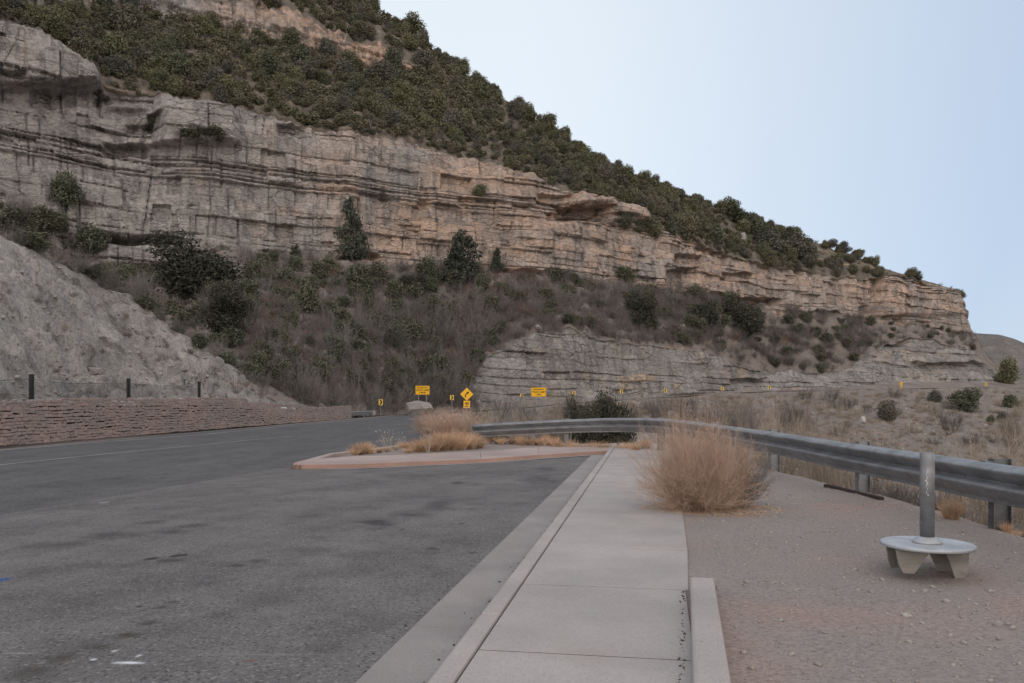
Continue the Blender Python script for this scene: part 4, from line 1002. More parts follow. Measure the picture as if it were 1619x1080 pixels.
PR['beige'] = [tb(s, 34, .75, 1.0, (7, 6), .011, .22, .12) for s in range(200, 205)]
PR['straw'] = [tb(s, 60, .8, 1.1, (6, 4), .010, .18, .06) for s in range(220, 223)]
MATS = {'bigjuniper': 'juniper_dark', 'small': 'juniper', 'juniper': 'juniper', 'shrub': 'shrub', 'pine': 'pine', 'grey': 'grey_twig', 'rust': 'rust', 'beige': 'beige_twig', 'straw': 'straw_twig', 'mauve': 'mauve_twig'}
PR['mauve'] = PR['grey']
META = {'bigjuniper': ('juniper_tree', 'tree'), 'juniper': ('juniper_tree', 'tree'), 'shrub': ('evergreen_shrub', 'shrub'), 'pine': ('pine_tree', 'tree'), 'grey': ('bare_bush', 'bush'), 'rust': ('russet_bush', 'bush'), 'beige': ('twiggy_bush', 'bush'), 'straw': ('dry_bush', 'bush'), 'mauve': ('bare_bush', 'bush')}
_mesh = {}
def proto_obj(kd, i):
    key = (kd, i % len(PR[kd]))
    if key not in _mesh:
        v, f, t = PR[kd][key[1]]; o = mesh_obj(META[kd][0], v, f, M[MATS[kd]], None, False, {'tone': t} if t is not None else None); _mesh[key] = o.data; return o
    o = bpy.data.objects.new(META[kd][0], _mesh[key]); C.objects.link(o); return o
pr_ = np.random.default_rng(99)
def plant(kd, p, w, h, label, group=None, i=None, sink=.06):
    o = proto_obj(kd, int(pr_.integers(0, 99)) if i is None else i)
    o.location = (p[0], p[1], p[2] - sink * h); o.scale = (w, w, h * (1 + sink)); o.rotation_euler = (0, 0, pr_.uniform(0, 2 * pi))
    return tag(o, label, META[kd][1], group)
def big_tree(kd, p, w, h, label, i=0, lean=0):
    """a tree with its own trunk and crown"""
    e = empty(META[kd][0], p); tag(e, label, 'tree'); v, f, t = PR[kd][i % len(PR[kd])]
    r = np.random.default_rng(int(abs(p[0]) * 10))
    v = v * np.array([w, w, h]) ; c = mesh_obj('crown', v, f, M[MATS[kd]], e)
    mb = MB(); top = .93 if kd == 'pine' else .6
    zs = np.linspace(-.08, top, 9); wob = r.normal(0, .012 * w, (9, 2)).cumsum(0)
    mb.tube([(wob[k, 0], wob[k, 1], z * h) for k, z in enumerate(zs)], [max(.012, .035 * h * (1 - .9 * k / 9) * .6) for k in range(9)], 7)
    for k in range(14):
        z = r.uniform(.15, top); a = r.uniform(0, 2 * pi); L_ = .42 * w * (1 - z * .6)
        mb.tube([(0, 0, z * h), (cos(a) * L_ * .5, sin(a) * L_ * .5, (z + .04) * h), (cos(a) * L_, sin(a) * L_, (z + .10) * h)], [.012 * h, .008 * h, .003 * h], 5)
    mb.build('trunk', M['bark'], e); return e

# where a ray row meets the mountain
COLS = [np.concatenate([g[q] for g in grids]) for q in range(3)]; BAND = np.concatenate([np.full(g[0].shape[0], b) for b, g in enumerate(grids)])
PYd = HY - (COLS[2] - CZ) / COLS[1] * F
def spot(x, y):
    j = int(np.clip(np.searchsorted(px, x), 0, NC - 1)); k = int(np.argmin(np.abs(PYd[:, j] - y) + (BAND == 9) * 1000))
    return np.array([COLS[0][k, j], COLS[1][k, j], COLS[2][k, j]]), int(BAND[k])
def merged(name, items, mat):
    Vs, Fs, Ts, off = [], [], [], 0
    for kd, p, w, h in items:
        v, f, t = PR[kd][int(pr_.integers(0, len(PR[kd])))]; m = len(f)
        a = pr_.uniform(0, 2 * pi); ca, sa = cos(a), sin(a)
        v = np.stack([(v[:, 0] * ca - v[:, 1] * sa) * w, (v[:, 0] * sa + v[:, 1] * ca) * w, (v[:, 2] - .06) * h], -1) + p
        Vs.append(v); Fs.append(f + off); Ts.append(t if t is not None else np.zeros(len(v))); off += len(v)
    return kind(mesh_obj(name, np.concatenate(Vs), np.concatenate(Fs), mat, None, False, {'tone': np.concatenate(Ts)}), 'stuff')

# --- junipers on the slope above the cliff, up to the skyline
r = np.random.default_rng(31)
T4f = lambda x: float(np.interp(x, px, T4_y)); Sf = lambda x: float(np.interp(x, px, S_y))
def hill_pts(n, x0, x1, mind, sizes):
    out = []; tries = 0
    while len(out) < n and tries < n * 60:
        tries += 1; x = r.uniform(x0, x1); y0, y1 = T4f(x), max(-40, Sf(x))
        y = y1 + (y0 - y1) * r.random() - 1
        keep = 1.0 if x < 1130 else (.75 if x < 1300 else (.25 if x < 1390 else .05))
        if r.random() > keep: continue
        p, b = spot(x, y)
        if b not in (6, 8): continue
        s = (sizes[0] + (sizes[1] - sizes[0]) * r.random() ** 1.15) * float(np.interp(x, [0, 600, 900, 1300, 1500], [1.1, 1, .72, .62, .45]))
        if any((x - a) ** 2 + ((y - c) * 1.5) ** 2 < (mind * (s + q) / 2) ** 2 for a, c, q, _ in out): continue
        out.append((x, y, s, p))
    return out
big = hill_pts(258, -20, 1520, .5, (19, 40))
for x, y, s, p in big:
    w = S_(s, p[1]); h = w * r.uniform(.75, 1.1); tt = (T4f(x) - y) / max(1, T4f(x) - Sf(x))
    if x > 1290: lb, g = 'dark juniper on the sparse slope at the right end of the ridge', 'junipers on the right end of the ridge'
    elif tt < .16: lb, g = 'olive juniper overhanging the rim right above the main cliff', 'junipers along the cliff rim'
    elif tt > .86 and x > 540: lb, g = 'dark juniper standing out against the sky on the ridge line', 'junipers on the ridge line'
    else: lb, g = 'olive green juniper in the dense cover of the slope above the cliff', 'junipers covering the slope'
    plant('juniper', p, w, h, lb, g)
# the ridge line itself: small crowns that break the skyline
for k in range(38):
    x = 575 + k * 22 + r.uniform(-8, 8); p, b = spot(x, Sf(x) + 3); s = r.uniform(10, 21) * (1 if x < 850 else .62); w = S_(s, p[1])
    plant('juniper', p, w, w * r.uniform(.8, 1.25), 'dark juniper standing out against the sky on the ridge line', 'junipers on the ridge line')
sm = hill_pts(1650, -20, 1250, .26, (9, 24))
merged('hillside_undergrowth', [('small', p, S_(s, p[1]), S_(s, p[1]) * r.uniform(.6, 1.0)) for x, y, s, p in sm], M['juniper'])
sg = hill_pts(950, -20, 1530, .22, (8, 19))
merged('hillside_scrub_vegetation', [('beige' if k % 3 else 'grey', p, S_(s, p[1]), S_(s, p[1]) * .6) for k, (x, y, s, p) in enumerate(sg)], M['grey_twig'])

# --- scrub on the talus between the cliffs
B3f = lambda x: float(np.interp(x, px, B3_y)); T2f = lambda x: float(np.interp(x, px, T2_y)); Rf = lambda x: float(np.interp(x, px, R_y))
def tal(n, x0, x1, f0, f1, sizes, mind=.4):
    out = []; tries = 0
    while len(out) < n and tries < n * 50:
        tries += 1; x = r.uniform(x0, x1); ya, yb = B3f(x), T2f(x)
        y = ya + (yb - ya) * r.uniform(f0, f1) + 2
        p, b = spot(x, y)
        if b != 4: continue
        if x > 1375 and r.random() > .35: continue
        if mind < .3 and x > 1130 and r.random() > .30: continue
        s = r.uniform(*sizes) * (.55 if x > 1375 else 1)
        if any((x - a) ** 2 + ((y - c) * 1.6) ** 2 < (mind * (s + q) / 2) ** 2 for a, c, q, _ in out): continue
        out.append((x, y, s, p))
    return out
LB = {'grey_low': ('tall grey leafless bush in the thicket at the gully mouth behind the road', 'bare bushes of the gully thicket'),
      'grey_mid': ('grey bare bush among the scrub under the main cliff', 'bare bushes under the main cliff'),
      'grey_right': ('low grey-brown bush on the open slope below the headland cliff', 'bushes below the headland cliff'),
      'shrub_mid': ('dark green shrub among grey scrub under the main cliff', 'green shrubs under the main cliff'),
      'shrub_right': ('small grey-green shrub dotted on the slope below the headland cliff', 'green shrubs below the headland cliff'),
      'rust': ('rust brown bush among grey scrub under the main cliff', 'russet bushes under the main cliff')}
for x, y, s, p in tal(84, 390, 760, .1, .97, (22, 44), .6):
    w = S_(s, p[1]); plant('shrub', p, w, w * r.uniform(.7, 1.0), 'dark green shrub standing among the bare bushes of the gully', 'green shrubs in the gully thicket')
for x, y, s, p in tal(70, 385, 752, .42, 1.0, (34, 62), .5):
    w = S_(s, p[1]); plant('grey' if r.random() < .75 else 'mauve', p, w, w * r.uniform(.75, 1.15), *LB['grey_low'])
for x, y, s, p in tal(66, 385, 1200, .0, .75, (28, 44), .6):
    w = S_(s, p[1]); plant('grey' if r.random() < .6 else 'mauve', p, w, w * r.uniform(.6, .9), *LB['grey_mid'])
for x, y, s, p in tal(100, 395, 1200, .02, .9, (16, 32), .6):
    w = S_(s, p[1]); plant('shrub', p, w, w * r.uniform(.6, .9), *LB['shrub_mid'])
for x, y, s, p in tal(74, 400, 860, .05, .8, (18, 38), .6) + tal(14, 860, 1250, .05, .7, (18, 28), .7):
    w = S_(s, p[1]); plant('rust', p, w, w * r.uniform(.5, .75), *LB['rust'])
for x, y, s, p in tal(36, 1195, 1545, .0, 1.0, (18, 32), .8):
    w = S_(s, p[1]); plant('grey', p, w, w * r.uniform(.5, .8), *LB['grey_right'])
for x, y, s, p in tal(44, 1195, 1545, .0, 1.0, (11, 24), .9):
    w = S_(s, p[1]); plant('shrub', p, w, w * r.uniform(.55, .85), *LB['shrub_right'])
tl = tal(1500, 370, 1540, .0, 1.0, (10, 30), .2)
merged('talus_undergrowth', [(('grey', 'beige', 'rust', 'grey', 'grey')[k % 5], p, S_(s, p[1]), S_(s, p[1]) * .7) for k, (x, y, s, p) in enumerate(tl)], M['mauve_twig'])
# left gully and the foot of the left cliff
for k in range(34):
    x = r.uniform(-30, 360); c0 = float(np.interp(x, rx_, cy)); lo_ = max(B3f(x) - 40, 300) if x < 110 else B3f(x) + 4
    y = r.uniform(lo_, c0 - 4) if c0 - 4 > lo_ else c0 - r.uniform(4, 70)
    p, b = spot(x, y); s = r.uniform(28, 52)
    w = S_(s, p[1]); plant('grey' if r.random() < .6 else 'shrub', p, w, w * r.uniform(.6, 1), 'dark bush crowded behind the crest of the rubble slope', 'bushes behind the rubble slope crest')
for k in range(26):
    x = 30 + k * 14 + r.uniform(-5, 5); j = int(np.searchsorted(rx_, x)); p = RG[NRr - 1 + (k % 2), j]; s = r.uniform(18, 40) * (1.7 if x < 190 else 1.15); w = S_(s, p[1])
    plant(('grey', 'mauve', 'shrub')[k % 3], p, w, w * r.uniform(.55, .8), 'low dark bush growing along the crest of the rubble slope', 'bushes along the rubble slope crest')
for x, y, s, kd in ((372, 617, 34, 'rust'), (412, 628, 34, 'mauve'), (345, 640, 24, 'grey'), (300, 560, 12, 'grey'), (140, 573, 14, 'grey'), (160, 570, 12, 'grey'), (60, 480, 16, 'grey'), (100, 520, 20, 'beige'), (200, 500, 12, 'beige')):
    j = int(np.searchsorted(rx_, x)); q = HY - (RG[:NRr, j, 2] - CZ) / RG[:NRr, j, 1] * F; p = RG[int(np.argmin(np.abs(q - y))), j]; w = S_(s, p[1])
    plant(kd, p, w, w * .75, 'small dry bush rooted on the pale rubble slope', 'bushes on the rubble slope')

for k in range(46):
    x = r.uniform(-20, 400); c0 = float(np.interp(x, rx_, cy)); y = r.uniform(c0 + 8, 622); j = int(np.searchsorted(rx_, x)); q = HY - (RG[:NRr, j, 2] - CZ) / RG[:NRr, j, 1] * F; p = RG[int(np.argmin(np.abs(q - y))), j]; w = S_(r.uniform(7, 20), p[1])
    plant(('grey', 'mauve', 'beige')[k % 3], p, w, w * .5, 'tiny dry plant dotted on the pale rubble slope', 'tiny plants on the rubble slope')
for k in range(26):
    x = r.uniform(225, 372); y = r.uniform(470, 560); p, b = spot(x, y); w = S_(r.uniform(26, 48), p[1])
    plant(('grey', 'shrub', 'mauve')[k % 3], p, w, w * r.uniform(.6, .95), 'dark bush crowded behind the crest of the rubble slope', 'bushes behind the rubble slope crest')
# --- trees one can tell apart
def by_px(fn, kd, x, ybase, wpx, hpx, label, i=0):
    p, b = spot(x, ybase); return fn(kd, p, S_(wpx, p[1]), S_(hpx, p[1]), label, i=i)
by_px(big_tree, 'pine', 553, 412, 50, 96, 'tall dark pine standing against the main cliff', 0)
by_px(big_tree, 'pine', 733, 448, 66, 80, 'broad dark pine at the foot of the main cliff, behind the rusty scrub', 1)
by_px(big_tree, 'pine', 718, 440, 26, 62, 'thin pine leaning close beside the broad dark pine', 2)
by_px(big_tree, 'pine', 785, 433, 24, 40, 'small pointed pine to the side of the broad pine at the cliff foot', 3)
by_px(big_tree, 'pine', 467, 412, 16, 24, 'tiny conifer at the cliff foot short of the tall pine', 4)
by_px(big_tree, 'bigjuniper', 318, 470, 120, 92, 'large spreading juniper in front of the cave below the left cliff', 0)
by_px(big_tree, 'bigjuniper', 352, 525, 90, 74, 'bushy dark juniper on the gully side behind the rubble crest', 2)
by_px(big_tree, 'bigjuniper', 1180, 536, 62, 62, 'large dark juniper on the talus under the right cliff alcove', 1)
by_px(big_tree, 'bigjuniper', 1016, 524, 56, 60, 'dark juniper above the roadside cliff, behind the big dry bush', 3)
by_px(big_tree, 'bigjuniper', 1110, 520, 46, 40, 'grey-green juniper on the talus between two larger dark junipers', 4)
by_px(big_tree, 'bigjuniper', 655, 472, 40, 36, 'round bright-edged juniper in the middle of the talus scrub', 5)
by_px(plant, 'juniper', 750, 311, 22, 19, 'lone round shrub clinging to a ledge on the cliff face', 1)
by_px(plant, 'juniper', 100, 325, 44, 48, 'dark shrub against the left cliff above the rubble slope', 2)
by_px(plant, 'shrub', 240, 206, 24, 20, 'small bush in a dark niche of the left cliff', 2)
for k, (x, y, w, h) in enumerate(((300, 219, 34, 16), (340, 221, 40, 20), (322, 214, 26, 12))):
    by_px(plant, 'shrub', x, y, w, h, 'dark bush on the ledge under the bulging rock of the left cliff', k)['group'] = 'bushes on the left cliff ledge'
for k, (x, y, w, h) in enumerate(((985, 358, 26, 28), (1010, 366, 30, 30), (1032, 372, 30, 30), (1060, 372, 28, 34), (1090, 380, 34, 42), (1130, 384, 30, 30), (1112, 372, 24, 24))):
    by_px(plant, 'shrub' if k % 2 else 'juniper', x, y, w, h, 'dark shrub on the ledge where the right cliff steps down', k)['group'] = 'shrubs on the stepped ledge'
for k, (x, y, w, h) in enumerate(((1190, 374, 44, 26), (1215, 400, 50, 34), (1255, 390, 38, 24), (1262, 410, 50, 34), (1160, 350, 40, 22), (1310, 388, 22, 12), (1333, 392, 20, 18), (1355, 396, 16, 14), (1450, 443, 20, 14), (1345, 412, 14, 9), (1372, 415, 13, 9))):
    by_px(plant, 'juniper', x, y, w, h, 'dark juniper on the sparse slope at the right end of the ridge', k)['group'] = 'junipers on the right end of the ridge'
for k, (x, y, w, h) in enumerate(((990, 448, 34, 26), (1020, 448, 14, 16), (905, 447, 20, 14), (690, 432, 30, 20), (840, 446, 24, 16))):
    by_px(plant, 'grey' if k % 2 else 'shrub', x, y, w, h, 'thin bush growing against the foot of the main cliff', k)['group'] = 'bushes against the cliff foot'

# --- the far bank below the road
def band_at(x, y, b=0):
    j = int(np.clip(np.searchsorted(px, x), 0, NC - 1)); g = grids[b]; q = HY - (g[2][:, j] - CZ) / g[1][:, j] * F; k = int(np.argmin(np.abs(q - y))); return np.array([g[0][k, j], g[1][k, j], g[2][k, j]])
for k, (x, y, w, h, lb) in enumerate(((1405, 668, 34, 32, 'round dark juniper on the far bank above the white rock'), (1476, 636, 20, 18, 'small round juniper on the far bank just under the road'), (1523, 650, 44, 34, 'broad dark juniper with bare twigs on the far bank'),
        (1597, 645, 24, 20, 'dark round juniper on the far bank near the frame edge'), (1585, 665, 15, 14, 'little round juniper lower on the far bank, upper of a pair'), (1567, 668, 12, 12, 'smallest round juniper on the far bank, lower of a pair'))):
    p = band_at(x, y); plant('juniper', p, S_(w, p[1]), S_(h, p[1]), lb, None, k)
p = band_at(1594, 606, 2); plant('juniper', p, S_(30, p[1]), S_(38, p[1]), 'tall dark juniper beside the headland tip against the far hill', None, 3)
for k in range(46):
    x = r.uniform(880, 1640); y = r.uniform(Rf(x) + 9, min(735, Rf(x) + 34 + max(0, (x - 1000)) * .16)); p = band_at(x, y); s = r.uniform(16, 40); w = S_(s, p[1])
    kd = ('mauve', 'grey', 'beige')[int(r.integers(0, 3))]
    plant(kd, p, w, w * r.uniform(.5, .85), 'low dry bush scattered on the far bank below the road', 'bushes on the far bank')
bu = []
for k in range(1150):
    x = r.uniform(860, 1700); y = r.uniform(Rf(x) + 6, min(760, Rf(x) + 30 + max(0, (x - 980)) * .2)); p = band_at(x, y); s = r.uniform(6, 16); bu.append((('beige', 'grey', 'beige')[k % 3], p, S_(s, p[1]), S_(s, p[1]) * .55))
merged('bank_undergrowth', bu, M['beige_twig'])
for k, (x, y, w, h, kd) in enumerate(((1045, 655, 60, 42, 'mauve'), (1090, 655, 56, 40, 'grey'), (1240, 660, 50, 36, 'mauve'), (1265, 668, 56, 40, 'mauve'), (1140, 665, 70, 34, 'grey'), (1190, 660, 60, 34, 'mauve'), (790, 655, 60, 44, 'grey'), (830, 658, 50, 40, 'grey'), (760, 652, 40, 26, 'grey'), (910, 650, 44, 40, 'grey'), (1500, 665, 50, 30, 'mauve'), (1600, 690, 60, 40, 'beige'))):
    D = 95 - 2 * k; p = P(x, y + 6, D); p[2] = max(p[2] - .6, -9)
    plant(kd, p, S_(w, D), S_(h, D) + .6, 'tall bare grey-mauve bush in the dip between guardrail and far road', 'bare bushes in the dip', k)
# thicket on the far side of the bend
for k in range(30):
    x = 470 + k * 9.5 + r.uniform(-4, 4); D = float(np.interp(x, px, rR_D)) + r.uniform(.5, 5); s = r.uniform(34, 60); p = np.array([(x - CX) / F * D, D, float(np.interp(x, px, rR_z)) - .1]); w = S_(s, D)
    plant('grey' if k % 3 else 'mauve', p, w, w * r.uniform(.8, 1.25), 'tall grey leafless bush in the thicket at the gully mouth behind the road', 'bare bushes of the gully thicket')

# --- plants on the near bank just beyond the guardrail
def beyond(kd, x, D, top, w, label, group=None, i=0, drop=1.2):
    X = (x - CX) / F * D; z = near_z(X, D); zt = CZ + (HY - top) / F * D
    return plant(kd, np.array([X, D, z]), S_(w, D), max(.3, zt - z), label, group, i, .03)
beyond('bigjuniper', 935, 36, 629, 66, 'dark evergreen bush just beyond the guardrail in the middle', None, 1)
beyond('bigjuniper', 967, 36.5, 638, 52, 'low dark evergreen bush joined to a bigger one beyond the guardrail', None, 5)
beyond('bigjuniper', 905, 37, 637, 44, 'evergreen bush half hidden by bare twigs beyond the guardrail', None, 3)
beyond('grey', 885, 37, 622, 62, 'bare bush leaning beside the dark evergreen beyond the guardrail', None, 1)
for k, (x, D, top, w) in enumerate(((1190, 27, 652, 70), (1225, 25, 640, 74), (1262, 24, 646, 84), (1300, 22, 650, 84), (1340, 21, 668, 90), (1385, 20, 676, 84), (1150, 32, 655, 60), (1215, 36, 650, 70), (1320, 30, 662, 80), (1430, 19, 700, 90), (1280, 34, 656, 70), (1590, 16, 672, 150), (1540, 18, 700, 120), (1490, 19, 706, 100), (1640, 15, 690, 140))):
    beyond('beige', x, D, top, w, 'pale beige twiggy bush crowding behind the near guardrail', 'beige bushes behind the guardrail', k)
for k, (x, D, top, w) in enumerate(((1062, 34, 645, 56), (1105, 33, 650, 46), (1085, 36, 650, 50))):
    beyond('straw', x, D, top, w, 'yellowish dry bush peeping over the guardrail behind the big dry bush', 'yellowish bushes over the guardrail', k)
for k, (x, D, top, w, kd) in enumerate(((770, 34, 645, 60, 'beige'), (815, 33, 648, 44, 'straw'), (850, 34, 640, 70, 'beige'), (745, 36, 646, 60, 'straw'), (880, 34, 646, 50, 'beige'), (800, 38, 638, 70, 'grey'))):
    beyond(kd, x, D, top, w, 'dry bush growing behind the far bend of the guardrail', 'dry bushes behind the rail bend', k)

# --- the big dry bush by the walk, drawn strand by strand
def dry_bush(label, base, w, h, seed, n0, ks, mat, wid, cone=1.05, lean=(0, 0), name='dry_bush', lift=.22):
    r2 = np.random.default_rng(seed); v, f, t = twigs(r2, n0, .62, cone, ks, wid / max(w, h), lift, .04, .22, .5, .85, .3)
    v = fit(v); dx_ = unit(v); k_ = 1 + .20 * vn(dx_[:, 0] * 2.1 + 9, dx_[:, 1] * 2.1 + dx_[:, 2] * 2.3, seed) + .12 * vn(dx_[:, 0] * 6 + 40, dx_[:, 1] * 6 + dx_[:, 2] * 5, seed + 1); v = v * k_[:, None]
    v[:, 0] += lean[0] * v[:, 2]; v = v * np.array([w, w, h])
    e = empty(name, base); tag(e, label, 'bush')
    sv, sf, st2 = twigs(r2, max(10, n0 // 5), .55 * h, cone * .8, (2,), wid * 2.6, lift, .05 * w, .2, .6)
    mesh_obj('stem', sv, sf, M['bark_pale'], e)
    mesh_obj('crown', v, f, mat, e, False, {'tone': t}); return e
bb = G(1112, 806, .1)
dry_bush('big tawny dry bush spilling over the right edge of the walk', (bb[0], bb[1], .06), S_(172, bb[1]), S_(134, bb[1]), 401, 260, (16, 9), M['straw_twig'], .0055, 1.18, (-.10, 0), lift=.16)
bb2 = G(1165, 803, .1)
dry_bush('small grey bare bush tucked against the right side of the big tawny bush', (bb2[0], bb2[1], .08), S_(84, bb2[1]), S_(84, bb2[1]), 402, 80, (12, 8), M['grey_twig'], .006)
lv, lf, lt = [], [], []; rl = np.random.default_rng(77); nl = 900
an = rl.uniform(0, 2 * pi, nl); ra = .15 + .75 * rl.random(nl) ** .8; lx, ly_ = bb[0] + .1 + np.cos(an) * ra * 1.15, bb[1] - .05 + np.sin(an) * ra * .8
lz = np.array([max(near_z(x, y), .122 if (np.array([x, y]) - A) @ nD < wr((np.array([x, y]) - A) @ tD) else -1) for x, y in zip(lx, ly_)]) + .004
dr = rl.uniform(0, pi, nl); ll = rl.uniform(.02, .12, nl); ww_ = rl.uniform(.0015, .004, nl); dx, dy = np.cos(dr) * ll, np.sin(dr) * ll
pv = np.stack([np.stack([lx - dx - dy / ll * ww_, ly_ - dy + dx / ll * ww_, lz], -1), np.stack([lx - dx + dy / ll * ww_, ly_ - dy - dx / ll * ww_, lz], -1), np.stack([lx + dx + dy / ll * ww_, ly_ + dy - dx / ll * ww_, lz + .01], -1), np.stack([lx + dx - dy / ll * ww_, ly_ + dy + dx / ll * ww_, lz + .01], -1)], 1)
kind(mesh_obj('twig_litter', pv.reshape(-1, 3), np.arange(nl * 4).reshape(-1, 4), M['straw'], None, False, {'tone': np.repeat(rl.random(nl) * .6, 4)}), 'stuff')
mb = MB(); a = G(1160, 806, .1); mb.tube([a, a + np.array([-.03, 0, .22]), a + np.array([-.09, .02, .38])], [.007, .005, .003], 5); tag(mb.build('dead_stick', M['seed'], None), 'thin pale dead stick poking up beside the big tawny bush', 'stick')
b3 = G(722, 692, 0)
dry_bush('wide russet dry bush at the road edge before the end of the guardrail', (b3[0], b3[1], -.05), S_(128, b3[1]), S_(48, b3[1]), 403, 150, (12, 8), M['straw_twig'], .014, 1.15)
b4 = G(700, 686, 0)
dry_bush('smaller dry bush at the near end of the wide russet bush', (b4[0] - .6, b4[1], -.05), S_(62, b4[1]), S_(34, b4[1]), 404, 90, (11, 8), M['straw_twig'], .014, 1.15)

# --- dry grass and weeds
def tuft(seed, n=170, w=.004, lean=.55):
    r2 = np.random.default_rng(seed); v, f, t = twigs(r2, n, .9, .75, (), w, -.25, .16, .35); return v, f, np.clip(t + .25 + r2.normal(0, .1), 0, 1)
TU = [tuft(s, 260, .014) for s in range(300, 305)]
_tm = {}
def grass(p, w, h, label, group, i):
    i %= len(TU)
    if i not in _tm:
        v, f, t = TU[i]; o = mesh_obj('grass_tuft', v, f, M['straw'], None, False, {'tone': t}); _tm[i] = o.data
    else: o = bpy.data.objects.new('grass_tuft', _tm[i]); C.objects.link(o)
    o.location = [float(c) for c in p]; o.scale = (w, w, h); o.rotation_euler = (0, 0, pr_.uniform(0, 6.28)); return tag(o, label, 'grass tuft', group)
k = 0
for x, y, w, h in ((570, 719, 30, 22), (585, 718, 22, 15), (600, 716, 16, 10), (660, 715, 24, 18), (672, 715, 26, 22), (688, 714, 28, 25), (702, 713, 30, 28), (716, 712, 30, 30), (730, 711, 30, 28), (745, 710, 28, 22), (758, 709, 24, 18), (638, 709, 20, 13), (625, 712, 14, 9), (578, 717, 24, 19), (562, 720, 22, 14), (650, 713, 22, 15), (665, 712, 30, 24), (680, 711, 30, 26), (695, 710, 30, 29), (709, 710, 30, 30), (723, 709, 32, 32), (738, 708, 30, 26), (752, 707, 26, 22), (645, 716, 18, 10), (612, 714, 14, 8)):
    g = G(x, y, .1); g[2] = near_z(g[0], g[1]) if near_z(g[0], g[1]) > .02 else .1
    grass(g, S_(w, g[1]) * 1.1, S_(h, g[1]) * 1.15, 'straw coloured grass tuft on the traffic island', 'grass tufts on the island', k); k += 1
for x, y, w, h in ((775, 703, 22, 30), (785, 703, 20, 22), (862, 706, 18, 24), (869, 705, 14, 16), (897, 704, 16, 22), (908, 697, 20, 18), (925, 696, 22, 16), (950, 697, 24, 16), (977, 699, 20, 24), (990, 699, 24, 20), (1008, 698, 22, 18), (880, 696, 22, 12), (820, 697, 22, 26), (828, 696, 20, 30), (940, 694, 24, 16), (845, 693, 20, 14), (965, 694, 20, 14)):
    g = G(x, y, .1); g[2] = near_z(g[0], g[1])
    grass(g, S_(w, g[1]) * .7, S_(h, g[1]), 'dry grass tuft on the gravel between island and guardrail', 'grass tufts before the rail bend', k); k += 1
for x, y, w, h in ((1505, 832, 46, 44), (1512, 832, 36, 40), (1495, 830, 30, 36), (1590, 850, 30, 22), (1605, 852, 30, 18), (1225, 737, 22, 20), (1252, 742, 26, 16), (1285, 748, 24, 18), (1300, 752, 26, 18), (1185, 722, 24, 24), (1200, 726, 20, 14), (1195, 718, 24, 20)):
    g = G(x, y, .1); g[1] += .25; g[0] += .25 * (x - CX) / F; g[2] = near_z(g[0], g[1])
    grass(g, S_(w, g[1]) * .7, S_(h, g[1]), 'orange dry grass tuft at the foot of the near guardrail', 'grass tufts under the near guardrail', k); k += 1
for x in np.arange(796, 1034, 8.5):
    sv = float(np.interp(-x, -np.where(gq[:, 1] > 4, pxs, 3000), gs)); c_, _h = gr_at(sv); c2_, _h = gr_at(sv + .3); d_ = (c2_ - c_)[:2]; d_ /= np.linalg.norm(d_)
    q_ = c_[:2] + np.array([d_[1], -d_[0]]) * float(r.uniform(-.5, .9)); w_ = r.uniform(.3, .6)
    grass((q_[0], q_[1], near_z(*q_)), w_, r.uniform(.25, .5), 'dry grass tuft growing along the foot of the far rail bend', 'grass tufts along the rail bend', k); k += 1
g = G(1126, 921, .12); grass(g, .05, .05, 'tiny orange grass tuft at the end of the raised kerb', None, 2)
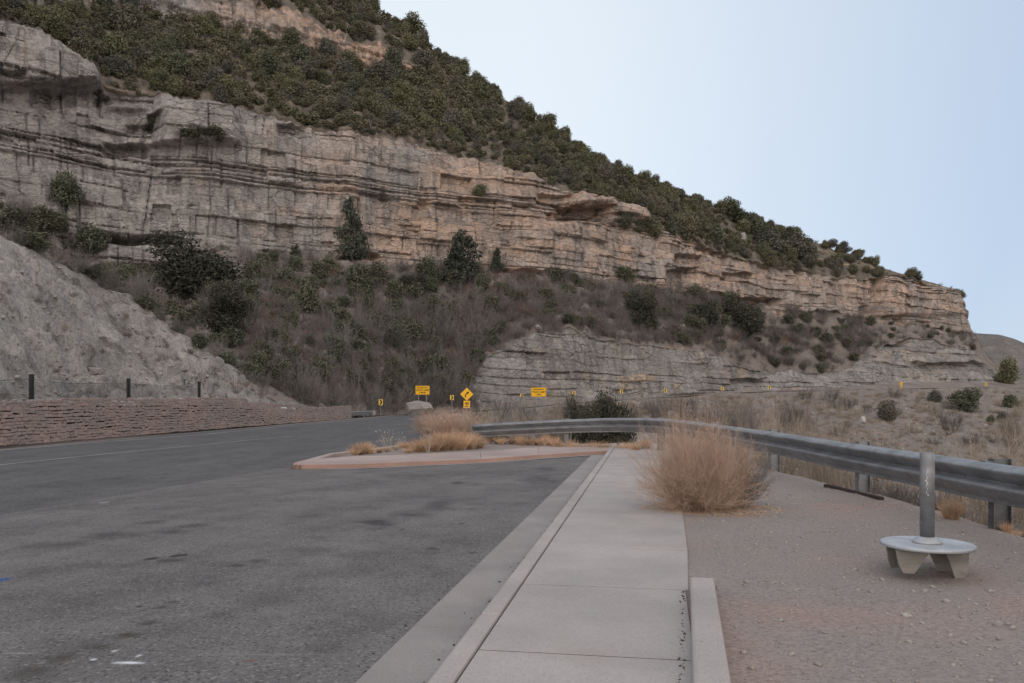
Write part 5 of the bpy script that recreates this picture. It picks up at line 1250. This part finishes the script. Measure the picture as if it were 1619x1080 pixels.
for k, (x, D) in enumerate(((1375, 13.2), (1400, 12.6), (1425, 12.2), (1560, 9.9), (1600, 9.3), (1450, 11.7))):
    X = (x - CX) / F * D + .3; plant('grey', np.array([X, D, near_z(X, D)]), .9, .42, 'dark dead brush lying under the near guardrail', 'dead brush under the guardrail', k)
gb = G(790, 703, .1); plant('shrub', np.array([gb[0], gb[1], .08]), S_(26, gb[1]), S_(15, gb[1]), 'little grey-green shrub on the island end', None, 1)
gb = G(768, 696, .1); plant('grey', np.array([gb[0], gb[1], .05]), S_(50, gb[1]), S_(18, gb[1]), 'low dark bush below the end of the guardrail', None, 2)
def seed_weed(label, x, y, w, h, n, seed):
    r2 = np.random.default_rng(seed); g = G(x, y, .1); e = empty('seed_weed', g); tag(e, label, 'weed'); ww, hh = S_(w, g[1]), S_(h, g[1])
    ms = MB(); pts = []
    for _ in range(n):
        a = r2.uniform(0, 2 * pi); q = r2.random() ** .6 * ww * .5; t_ = np.array([cos(a) * q, sin(a) * q * .6, hh * r2.uniform(.45, 1)])
        ms.tube([(t_[0] * .25, t_[1] * .25, 0), (t_[0] * .7, t_[1] * .7, t_[2] * .6), tuple(t_)], [.003, .002, .0015], 4)
        for _ in range(4): pts.append(t_ + r2.normal(0, .022, 3))
    ms.build('stem', M['seed'], e); v, f = stones(np.array(pts), r2.uniform(.006, .013, len(pts)), r2, 1.2); o = mesh_obj('seed_head', v, f, M['seed'], e); o['kind'] = 'stuff'
seed_weed('spray of pale seed heads standing up from the island before the road', 617, 714, 54, 34, 34, 501)
seed_weed('few tall pale seed stalks beside the long grass on the island', 677, 716, 18, 34, 9, 502)
seed_weed('small pale seed stalks by the island nose grass', 588, 716, 12, 14, 6, 503)
seed_weed('pale seed stalks in front of the middle of the guardrail', 902, 700, 16, 34, 6, 504)
#%%CAM
cam = bpy.data.cameras.new('camera'); co = bpy.data.objects.new('camera', cam); C.objects.link(co)
cam.sensor_width = 36; cam.lens = F / 1619 * 36; cam.shift_y = 100 / 1619; cam.clip_end = 8000; cam.clip_start = .05
co.location = (0, 0, CZ); co.rotation_euler = (pi / 2, 0, 0); bpy.context.scene.camera = co
vs = bpy.context.scene.view_settings; vs.view_transform = 'Standard'; vs.look = 'None'; vs.gamma = 1; vs.exposure = .1
